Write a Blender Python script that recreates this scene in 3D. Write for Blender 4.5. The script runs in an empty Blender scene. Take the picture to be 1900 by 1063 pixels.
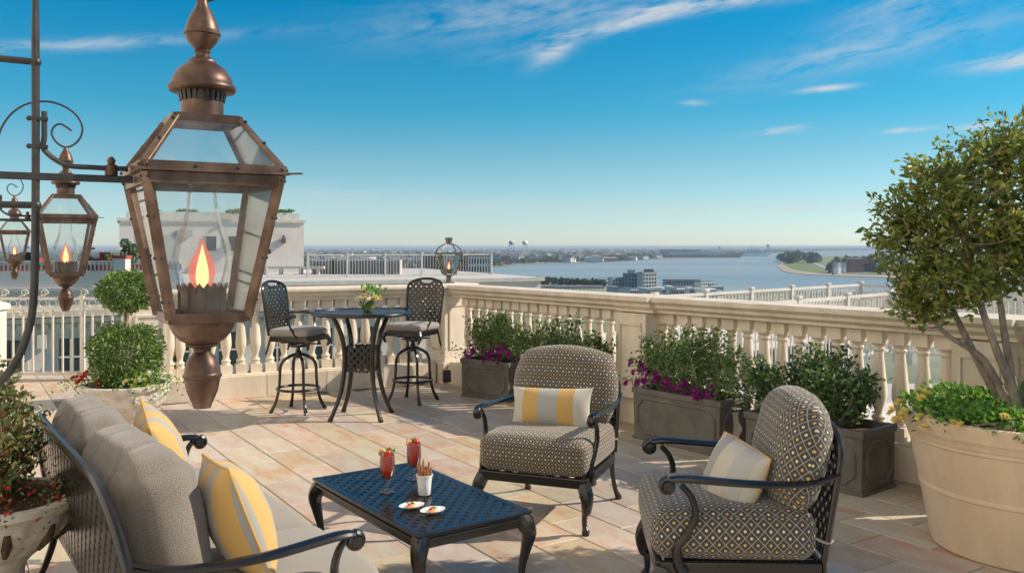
import bpy, bmesh, math, random
import numpy as np
from mathutils import Vector, Matrix, noise as mnoise

rnd = random.Random(7)
nrs = np.random.RandomState(11)
S = bpy.context.scene
COL = S.collection
PI = math.pi
R = math.radians

# ------------------------------------------------------------------ camera, sky, sun, exposure
F, CX, HZ, CAMH = 1622.0, 950.0, 457.0, 1.70
cam = bpy.data.cameras.new("camera")
cam.sensor_width = 36.0
cam.lens = F / 1900.0 * 36.0
cam.shift_y = -(531.5 - HZ) / 1900.0
cam.clip_start = 0.05
cam.clip_end = 120000.0
camo = bpy.data.objects.new("camera", cam)
camo.location = (0, 0, CAMH)
camo.rotation_euler = (R(90), 0, 0)
COL.objects.link(camo)
S.camera = camo

TO_SUN = Vector((1.43, 0.25, 1.0)).normalized()
SUN_EL = math.asin(TO_SUN.z)
SUN_AZ = math.atan2(TO_SUN.x, TO_SUN.y)
SKY_STRENGTH = 0.103
W = bpy.data.worlds.new("World")
S.world = W
W.use_nodes = True
wn, wl = W.node_tree.nodes, W.node_tree.links
wn.clear()


def wnode(t, **kw):
    n = wn.new(t)
    for k, v in kw.items():
        setattr(n, k, v)
    return n


def wmath(op, a, b=None, c=None):
    n = wnode("ShaderNodeMath", operation=op)
    for i, v in enumerate((a, b, c)):
        if v is None:
            continue
        if isinstance(v, (int, float)):
            n.inputs[i].default_value = v
        else:
            wl.new(v, n.inputs[i])
    return n.outputs[0]


sky = wnode("ShaderNodeTexSky", sky_type="NISHITA")
sky.sun_disc = False
sky.sun_elevation = SUN_EL
sky.sun_rotation = SUN_AZ
sky.altitude = 0
sky.air_density = 1.0
sky.dust_density = 0.2
sky.ozone_density = 3.0
hsv = wnode("ShaderNodeHueSaturation")
hsv.inputs["Saturation"].default_value = 1.05
wl.new(sky.outputs[0], hsv.inputs["Color"])
tc = wnode("ShaderNodeTexCoord")
sep = wnode("ShaderNodeSeparateXYZ")
wl.new(tc.outputs["Generated"], sep.inputs[0])
az = wmath("ARCTAN2", sep.outputs[0], sep.outputs[1])
hyp = wmath("SQRT", wmath("ADD", wmath("MULTIPLY", sep.outputs[0], sep.outputs[0]), wmath("MULTIPLY", sep.outputs[1], sep.outputs[1])))
el = wmath("ARCTAN2", sep.outputs[2], hyp)


# air colour by height above the horizon: paler and bluer low down, deep blue above
grade = wnode("ShaderNodeValToRGB")
ge = grade.color_ramp.elements
ge[0].position, ge[0].color = 0.0, (0.78, 0.92, 1.18, 1)
ge[1].position, ge[1].color = 1.0, (0.28, 0.70, 0.95, 1)
for p_, c_ in ((0.05, (0.63, 0.82, 0.94, 1)), (0.10, (0.46, 0.74, 0.79, 1)), (0.15, (0.19, 0.71, 0.79, 1)), (0.27, (0.01, 0.66, 0.82, 1)), (0.42, (0.06, 0.64, 0.88, 1)), (0.65, (0.22, 0.70, 0.92, 1))):
    e_ = ge.new(p_)
    e_.color = c_
wl.new(el, grade.inputs[0])
skc = wnode("ShaderNodeMix", data_type="RGBA", blend_type="MULTIPLY")
skc.inputs["Factor"].default_value = 1.0
wl.new(hsv.outputs[0], skc.inputs["A"])
wl.new(grade.outputs[0], skc.inputs["B"])


def cloud_noise(sx, sy, rot, scale, detail, rough, dist=0.6):
    cmb = wnode("ShaderNodeCombineXYZ")
    c, s = math.cos(rot), math.sin(rot)
    u = wmath("ADD", wmath("MULTIPLY", az, c), wmath("MULTIPLY", el, s))
    v = wmath("SUBTRACT", wmath("MULTIPLY", el, c), wmath("MULTIPLY", az, s))
    wl.new(wmath("MULTIPLY", u, sx), cmb.inputs[0])
    wl.new(wmath("MULTIPLY", v, sy), cmb.inputs[1])
    n = wnode("ShaderNodeTexNoise")
    n.inputs["Scale"].default_value = scale
    n.inputs["Detail"].default_value = detail
    n.inputs["Roughness"].default_value = rough
    n.inputs["Distortion"].default_value = dist
    wl.new(cmb.outputs[0], n.inputs["Vector"])
    return n.outputs[0]


n_cirrus = cloud_noise(1.0, 4.5, R(9), 9.0, 9, 0.62, 0.9)
n_fine = cloud_noise(1.0, 3.0, R(14), 30.0, 6, 0.6, 0.5)
n_mix = wmath("ADD", wmath("MULTIPLY", n_cirrus, 0.7), wmath("MULTIPLY", n_fine, 0.3))
# cirrus banks: azimuth and elevation of the middle, half length, half thickness, tilt (radians), density
BANKS = [
    (0.00, 0.262, 0.15, 0.026, 0.13, 0.62),
    (0.125, 0.247, 0.115, 0.0075, 0.21, 1.35),
    (0.235, 0.265, 0.16, 0.007, 0.05, 1.1),
    (0.25, 0.285, 0.10, 0.018, 0.10, 0.55),
    (0.05, 0.222, 0.028, 0.011, 0.55, 1.3),
    (0.50, 0.285, 0.16, 0.025, 0.45, 0.9),
    (0.535, 0.183, 0.055, 0.008, 0.03, 1.9),
    (0.40, 0.205, 0.16, 0.016, 0.15, 0.5),
    (0.295, 0.126, 0.036, 0.0036, 0.06, 1.7),
    (0.346, 0.168, 0.025, 0.003, 0.05, 1.5),
    (0.430, 0.121, 0.022, 0.0026, 0.05, 1.7),
    (0.495, 0.121, 0.03, 0.003, 0.05, 1.3),
    (0.205, 0.159, 0.014, 0.003, -0.10, 0.8),
    (-0.47, 0.202, 0.16, 0.0060, 0.145, 0.95),
    (-0.05, 0.048, 0.22, 0.008, 0.0, 0.55),
    (0.15, 0.040, 0.16, 0.006, 0.02, 0.5),
    (0.33, 0.043, 0.14, 0.006, 0.01, 0.5),
    (-0.35, 0.055, 0.20, 0.010, 0.03, 0.55),
]
acc = None
for (a0, e0, la, le, tilt, dens) in BANKS:
    c, s = math.cos(tilt), math.sin(tilt)
    da = wmath("SUBTRACT", az, a0)
    de = wmath("SUBTRACT", el, e0)
    u = wmath("ADD", wmath("MULTIPLY", da, c / la), wmath("MULTIPLY", de, s / la))
    v = wmath("SUBTRACT", wmath("MULTIPLY", de, c / le), wmath("MULTIPLY", da, s / le))
    q = wmath("ADD", wmath("MULTIPLY", u, u), wmath("MULTIPLY", v, v))
    g = wmath("MULTIPLY", wmath("EXPONENT", wmath("MULTIPLY", q, -1.0)), dens)
    acc = g if acc is None else wmath("ADD", acc, g)
hi = wmath("MULTIPLY_ADD", n_mix, 5.0, -1.95)
clampn = wnode("ShaderNodeClamp")
wl.new(hi, clampn.inputs[0])
cl = wmath("MULTIPLY", acc, clampn.outputs[0])
cl2 = wnode("ShaderNodeClamp")
wl.new(wmath("MULTIPLY", cl, 0.62), cl2.inputs[0])
cl2.inputs["Max"].default_value = 0.8
mix = wnode("ShaderNodeMix", data_type="RGBA")
wl.new(cl2.outputs[0], mix.inputs["Factor"])
wl.new(skc.outputs["Result"], mix.inputs["A"])
mix.inputs["B"].default_value = (4.6, 4.9, 5.1, 1)
bg = wnode("ShaderNodeBackground")
bg.inputs["Strength"].default_value = SKY_STRENGTH
wl.new(mix.outputs["Result"], bg.inputs["Color"])
wo = wnode("ShaderNodeOutputWorld")
wl.new(bg.outputs[0], wo.inputs["Surface"])

sun = bpy.data.lights.new("sun", "SUN")
sun.energy = 4.6
sun.angle = R(0.5)
sun.color = (1.0, 0.87, 0.70)
suno = bpy.data.objects.new("sun", sun)
suno.rotation_euler = TO_SUN.to_track_quat("Z", "Y").to_euler()
COL.objects.link(suno)

vs = S.view_settings
vs.view_transform = "Standard"
vs.look = "None"
vs.gamma = 1.0
vs.exposure = 0.45
vs.use_curve_mapping = False
S.cycles.use_denoising = True
S.cycles.max_bounces = 8
S.cycles.transparent_max_bounces = 24
S.cycles.volume_bounces = 0


# ------------------------------------------------------------------ materials
def uvmath(N, L, op, a, b=None):
    n = N.new("ShaderNodeMath")
    n.operation = op
    for i, v in enumerate((a, b)):
        if v is None:
            continue
        if isinstance(v, (int, float)):
            n.inputs[i].default_value = v
        else:
            L.new(v, n.inputs[i])
    return n.outputs[0]


def mat(name, c1, c2=None, rough=0.6, metal=0.0, scale=8.0, detail=5.0, bump=0.0, bscale=None, rand=0.0, spec=0.5,
        coat=0.0, stretch=(1, 1, 1), lo=0.35, hi=0.65, c3=None, isl=False, huevar=0.0):
    m = bpy.data.materials.new(name)
    m.use_nodes = True
    nt = m.node_tree
    N, L = nt.nodes, nt.links
    b = N["Principled BSDF"]
    b.inputs["Roughness"].default_value = rough
    b.inputs["Metallic"].default_value = metal
    b.inputs["Specular IOR Level"].default_value = spec
    b.inputs["Coat Weight"].default_value = coat
    b.inputs["Coat Roughness"].default_value = 0.15
    c2 = c2 or c1
    t = N.new("ShaderNodeTexCoord")
    mp = N.new("ShaderNodeMapping")
    mp.inputs["Scale"].default_value = stretch
    L.new(t.outputs["Object"], mp.inputs["Vector"])
    if rand:
        oi = N.new("ShaderNodeObjectInfo")
        sc = N.new("ShaderNodeVectorMath")
        sc.operation = "SCALE"
        sc.inputs[0].default_value = (37.0, 23.0, 51.0)
        L.new(oi.outputs["Random"], sc.inputs["Scale"])
        L.new(sc.outputs[0], mp.inputs["Location"])
    no = N.new("ShaderNodeTexNoise")
    no.inputs["Scale"].default_value = scale
    no.inputs["Detail"].default_value = detail
    no.inputs["Roughness"].default_value = 0.6
    L.new(mp.outputs[0], no.inputs["Vector"])
    cr = N.new("ShaderNodeValToRGB")
    cr.color_ramp.elements[0].position = lo
    cr.color_ramp.elements[1].position = hi
    cr.color_ramp.elements[0].color = (*c1, 1)
    cr.color_ramp.elements[1].color = (*c2, 1)
    if c3:
        e = cr.color_ramp.elements.new((lo + hi) / 2)
        e.color = (*c3, 1)
    L.new(no.outputs[0], cr.inputs[0])
    col = cr.outputs[0]
    if rand:
        hs = N.new("ShaderNodeHueSaturation")
        ml = N.new("ShaderNodeMath")
        ml.operation = "MULTIPLY_ADD"
        src = oi.outputs["Random"]
        if isl:
            g = N.new("ShaderNodeNewGeometry")
            ad = N.new("ShaderNodeMath")
            ad.operation = "ADD"
            L.new(src, ad.inputs[0])
            L.new(g.outputs["Random Per Island"], ad.inputs[1])
            fr = N.new("ShaderNodeMath")
            fr.operation = "FRACT"
            L.new(ad.outputs[0], fr.inputs[0])
            src = fr.outputs[0]
        L.new(src, ml.inputs[0])
        ml.inputs[1].default_value = rand * 2
        ml.inputs[2].default_value = 1 - rand
        L.new(ml.outputs[0], hs.inputs["Value"])
        L.new(col, hs.inputs["Color"])
        if huevar:
            f2 = uvmath(N, L, "FRACT", uvmath(N, L, "MULTIPLY", src, 7.31))
            L.new(uvmath(N, L, "ADD", uvmath(N, L, "MULTIPLY", f2, huevar * 2), 0.5 - huevar), hs.inputs["Hue"])
            f3 = uvmath(N, L, "FRACT", uvmath(N, L, "MULTIPLY", src, 3.77))
            L.new(uvmath(N, L, "ADD", uvmath(N, L, "MULTIPLY", f3, 0.5), 0.72), hs.inputs["Saturation"])
        col = hs.outputs[0]
    L.new(col, b.inputs["Base Color"])
    if bump:
        n2 = N.new("ShaderNodeTexNoise")
        n2.inputs["Scale"].default_value = bscale or scale * 3
        n2.inputs["Detail"].default_value = 6
        L.new(mp.outputs[0], n2.inputs["Vector"])
        bp = N.new("ShaderNodeBump")
        bp.inputs["Strength"].default_value = bump
        bp.inputs["Distance"].default_value = 0.01
        L.new(n2.outputs[0], bp.inputs["Height"])
        L.new(bp.outputs[0], b.inputs["Normal"])
    return m


def leaf_mat(name, cols, rough=0.42, trans=0.25, spec=0.5):
    m = bpy.data.materials.new(name)
    m.use_nodes = True
    nt = m.node_tree
    N, L = nt.nodes, nt.links
    b = N["Principled BSDF"]
    b.inputs["Roughness"].default_value = rough
    b.inputs["Specular IOR Level"].default_value = spec
    g = N.new("ShaderNodeNewGeometry")
    cr = N.new("ShaderNodeValToRGB")
    els = cr.color_ramp.elements
    els[0].position, els[0].color = 0.0, (*cols[0], 1)
    els[1].position, els[1].color = 1.0, (*cols[-1], 1)
    for i, c in enumerate(cols[1:-1]):
        e = els.new((i + 1) / (len(cols) - 1))
        e.color = (*c, 1)
    L.new(g.outputs["Random Per Island"], cr.inputs[0])
    L.new(cr.outputs[0], b.inputs["Base Color"])
    tr = N.new("ShaderNodeBsdfTranslucent")
    br = N.new("ShaderNodeHueSaturation")
    br.inputs["Value"].default_value = 1.5
    br.inputs["Hue"].default_value = 0.49
    L.new(cr.outputs[0], br.inputs["Color"])
    L.new(br.outputs[0], tr.inputs["Color"])
    mx = N.new("ShaderNodeMixShader")
    mx.inputs[0].default_value = trans
    L.new(b.outputs[0], mx.inputs[1])
    L.new(tr.outputs[0], mx.inputs[2])
    L.new(mx.outputs[0], N["Material Output"].inputs["Surface"])
    return m


def glass_mat(name, tint=(0.93, 0.96, 0.96), refl=1.0, milky_refl=0.06):
    m = bpy.data.materials.new(name)
    m.use_nodes = True
    nt = m.node_tree
    N, L = nt.nodes, nt.links
    N.remove(N["Principled BSDF"])
    t = N.new("ShaderNodeBsdfTransparent")
    t.inputs["Color"].default_value = (*tint, 1)
    g = N.new("ShaderNodeBsdfGlossy")
    g.inputs["Roughness"].default_value = 0.02
    fr = N.new("ShaderNodeFresnel")
    fr.inputs["IOR"].default_value = 1.33
    ml = N.new("ShaderNodeMath")
    ml.operation = "MULTIPLY"
    ml.inputs[1].default_value = refl
    L.new(fr.outputs[0], ml.inputs[0])
    mx = N.new("ShaderNodeMixShader")
    L.new(ml.outputs[0], mx.inputs[0])
    L.new(t.outputs[0], mx.inputs[1])
    L.new(g.outputs[0], mx.inputs[2])
    d = N.new("ShaderNodeBsdfDiffuse")  # whitish diffuse colour mixed in unevenly, standing for milky white reflections
    d.inputs["Color"].default_value = (0.75, 0.74, 0.7, 1)
    no = N.new("ShaderNodeTexNoise")
    no.inputs["Scale"].default_value = 14
    no.inputs["Detail"].default_value = 6
    tcn = N.new("ShaderNodeTexCoord")
    L.new(tcn.outputs["Object"], no.inputs["Vector"])
    mr = N.new("ShaderNodeMapRange")
    mr.inputs["From Min"].default_value = 0.35
    mr.inputs["From Max"].default_value = 0.75
    mr.inputs["To Min"].default_value = milky_refl * 0.3
    mr.inputs["To Max"].default_value = milky_refl * 2
    L.new(no.outputs[0], mr.inputs[0])
    m2 = N.new("ShaderNodeMixShader")
    L.new(mr.outputs[0], m2.inputs[0])
    L.new(mx.outputs[0], m2.inputs[1])
    L.new(d.outputs[0], m2.inputs[2])
    L.new(m2.outputs[0], N["Material Output"].inputs["Surface"])
    return m


def veil_mat(name, c, s, clear):
    """glowing gas: partly clear, giving off light"""
    m = bpy.data.materials.new(name)
    m.use_nodes = True
    N, L = m.node_tree.nodes, m.node_tree.links
    N.remove(N["Principled BSDF"])
    e = N.new("ShaderNodeEmission")
    e.inputs["Color"].default_value = (*c, 1)
    e.inputs["Strength"].default_value = s
    t = N.new("ShaderNodeBsdfTransparent")
    mx = N.new("ShaderNodeMixShader")
    mx.inputs[0].default_value = clear
    L.new(e.outputs[0], mx.inputs[1])
    L.new(t.outputs[0], mx.inputs[2])
    L.new(mx.outputs[0], N["Material Output"].inputs["Surface"])
    return m


def emit_mat(name, c, s):
    m = bpy.data.materials.new(name)
    m.use_nodes = True
    b = m.node_tree.nodes["Principled BSDF"]
    b.inputs["Base Color"].default_value = (*c, 1)
    b.inputs["Emission Color"].default_value = (*c, 1)
    b.inputs["Emission Strength"].default_value = s
    return m


def weave_bump(N, L, uvout, b, scale=900, strength=0.35):
    no = N.new("ShaderNodeTexNoise")
    no.inputs["Scale"].default_value = scale
    no.inputs["Detail"].default_value = 2
    L.new(uvout, no.inputs["Vector"])
    bp = N.new("ShaderNodeBump")
    bp.inputs["Strength"].default_value = strength
    bp.inputs["Distance"].default_value = 0.002
    L.new(no.outputs[0], bp.inputs["Height"])
    L.new(bp.outputs[0], b.inputs["Normal"])
    return no.outputs[0]


def trellis_mat(name, px=0.036, py=0.042, dsz=0.225, ground=0.055):
    """woven fabric: dark ground, cream diagonal trellis, cream and gold diamonds"""
    m = bpy.data.materials.new(name)
    m.use_nodes = True
    nt = m.node_tree
    N, L = nt.nodes, nt.links
    b = N["Principled BSDF"]
    b.inputs["Roughness"].default_value = 0.85
    b.inputs["Specular IOR Level"].default_value = 0.25
    b.inputs["Sheen Weight"].default_value = 0.25
    uv = N.new("ShaderNodeUVMap")
    sp = N.new("ShaderNodeSeparateXYZ")
    L.new(uv.outputs[0], sp.inputs[0])
    M = lambda op, a, b=None: uvmath(N, L, op, a, b)
    p = M("DIVIDE", sp.outputs[0], px)
    q = M("DIVIDE", sp.outputs[1], py)
    a = M("ADD", p, q)
    c = M("SUBTRACT", p, q)
    fa = M("ABSOLUTE", M("SUBTRACT", M("FRACT", M("ADD", a, 100)), 0.5))
    fc = M("ABSOLUTE", M("SUBTRACT", M("FRACT", M("ADD", c, 100)), 0.5))
    line = M("GREATER_THAN", M("MAXIMUM", fa, fc), 0.45)
    dot = M("LESS_THAN", M("ADD", M("MULTIPLY", fa, 1.0), fc), dsz)
    dot = M("MULTIPLY", dot, M("LESS_THAN", M("MAXIMUM", fa, fc), dsz * .66))
    row = M("FLOOR", M("ADD", a, 100))
    col = M("FLOOR", M("ADD", c, 100))
    alt = M("FRACT", M("MULTIPLY", M("ADD", row, M("MULTIPLY", col, 3.0)), 0.25))
    gold = M("GREATER_THAN", alt, 0.4)
    m1 = N.new("ShaderNodeMix")
    m1.data_type = "RGBA"
    m1.inputs["A"].default_value = (0.66, 0.58, 0.38, 1)
    m1.inputs["B"].default_value = (0.56, 0.38, 0.13, 1)
    L.new(gold, m1.inputs["Factor"])
    m2 = N.new("ShaderNodeMix")
    m2.data_type = "RGBA"
    m2.inputs["A"].default_value = (ground, ground * .95, ground * .92, 1)
    m2.inputs["B"].default_value = (0.30, 0.27, 0.22, 1)
    L.new(line, m2.inputs["Factor"])
    m3 = N.new("ShaderNodeMix")
    m3.data_type = "RGBA"
    L.new(dot, m3.inputs["Factor"])
    L.new(m2.outputs["Result"], m3.inputs["A"])
    L.new(m1.outputs["Result"], m3.inputs["B"])
    L.new(m3.outputs["Result"], b.inputs["Base Color"])
    weave_bump(N, L, uv.outputs[0], b)
    return m


def stripe_mat(name, stops, axis=0, period=None):
    """woven stripes across a pillow; stops = [(position in metres, colour), ...]"""
    m = bpy.data.materials.new(name)
    m.use_nodes = True
    nt = m.node_tree
    N, L = nt.nodes, nt.links
    b = N["Principled BSDF"]
    b.inputs["Roughness"].default_value = 0.85
    b.inputs["Specular IOR Level"].default_value = 0.2
    b.inputs["Sheen Weight"].default_value = 0.2
    uv = N.new("ShaderNodeUVMap")
    sp = N.new("ShaderNodeSeparateXYZ")
    L.new(uv.outputs[0], sp.inputs[0])
    v = uvmath(N, L, "ADD", sp.outputs[axis], 0.4)
    cr = N.new("ShaderNodeValToRGB")
    cr.color_ramp.interpolation = "CONSTANT"
    els = cr.color_ramp.elements
    els[0].position, els[0].color = 0.0, (*stops[0][1], 1)
    els[1].position, els[1].color = min(1, stops[1][0] + 0.4), (*stops[1][1], 1)
    for x, c in stops[2:]:
        e = els.new(x + 0.4)
        e.color = (*c, 1)
    L.new(v, cr.inputs[0])
    w = weave_bump(N, L, uv.outputs[0], b, 700, 0.3)
    mx = N.new("ShaderNodeMix")
    mx.data_type = "RGBA"
    mx.blend_type = "MULTIPLY"
    mx.inputs["Factor"].default_value = 0.35
    L.new(cr.outputs[0], mx.inputs["A"])
    L.new(w, mx.inputs["B"])
    hs = N.new("ShaderNodeHueSaturation")
    hs.inputs["Value"].default_value = 1.2
    L.new(mx.outputs["Result"], hs.inputs["Color"])
    L.new(hs.outputs[0], b.inputs["Base Color"])
    return m


def tweed_mat(name, c1, c2, scale=420):
    m = bpy.data.materials.new(name)
    m.use_nodes = True
    nt = m.node_tree
    N, L = nt.nodes, nt.links
    b = N["Principled BSDF"]
    b.inputs["Roughness"].default_value = 0.9
    b.inputs["Specular IOR Level"].default_value = 0.15
    b.inputs["Sheen Weight"].default_value = 0.2
    uv = N.new("ShaderNodeUVMap")
    no = N.new("ShaderNodeTexNoise")
    no.inputs["Scale"].default_value = scale
    no.inputs["Detail"].default_value = 3
    no.inputs["Roughness"].default_value = 0.7
    L.new(uv.outputs[0], no.inputs["Vector"])
    cr = N.new("ShaderNodeValToRGB")
    cr.color_ramp.elements[0].position, cr.color_ramp.elements[0].color = 0.36, (*c1, 1)
    cr.color_ramp.elements[1].position, cr.color_ramp.elements[1].color = 0.64, (*c2, 1)
    L.new(no.outputs[0], cr.inputs[0])
    L.new(cr.outputs[0], b.inputs["Base Color"])
    bp = N.new("ShaderNodeBump")
    bp.inputs["Strength"].default_value = 0.4
    bp.inputs["Distance"].default_value = 0.003
    L.new(no.outputs[0], bp.inputs["Height"])
    L.new(bp.outputs[0], b.inputs["Normal"])
    return m


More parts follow.
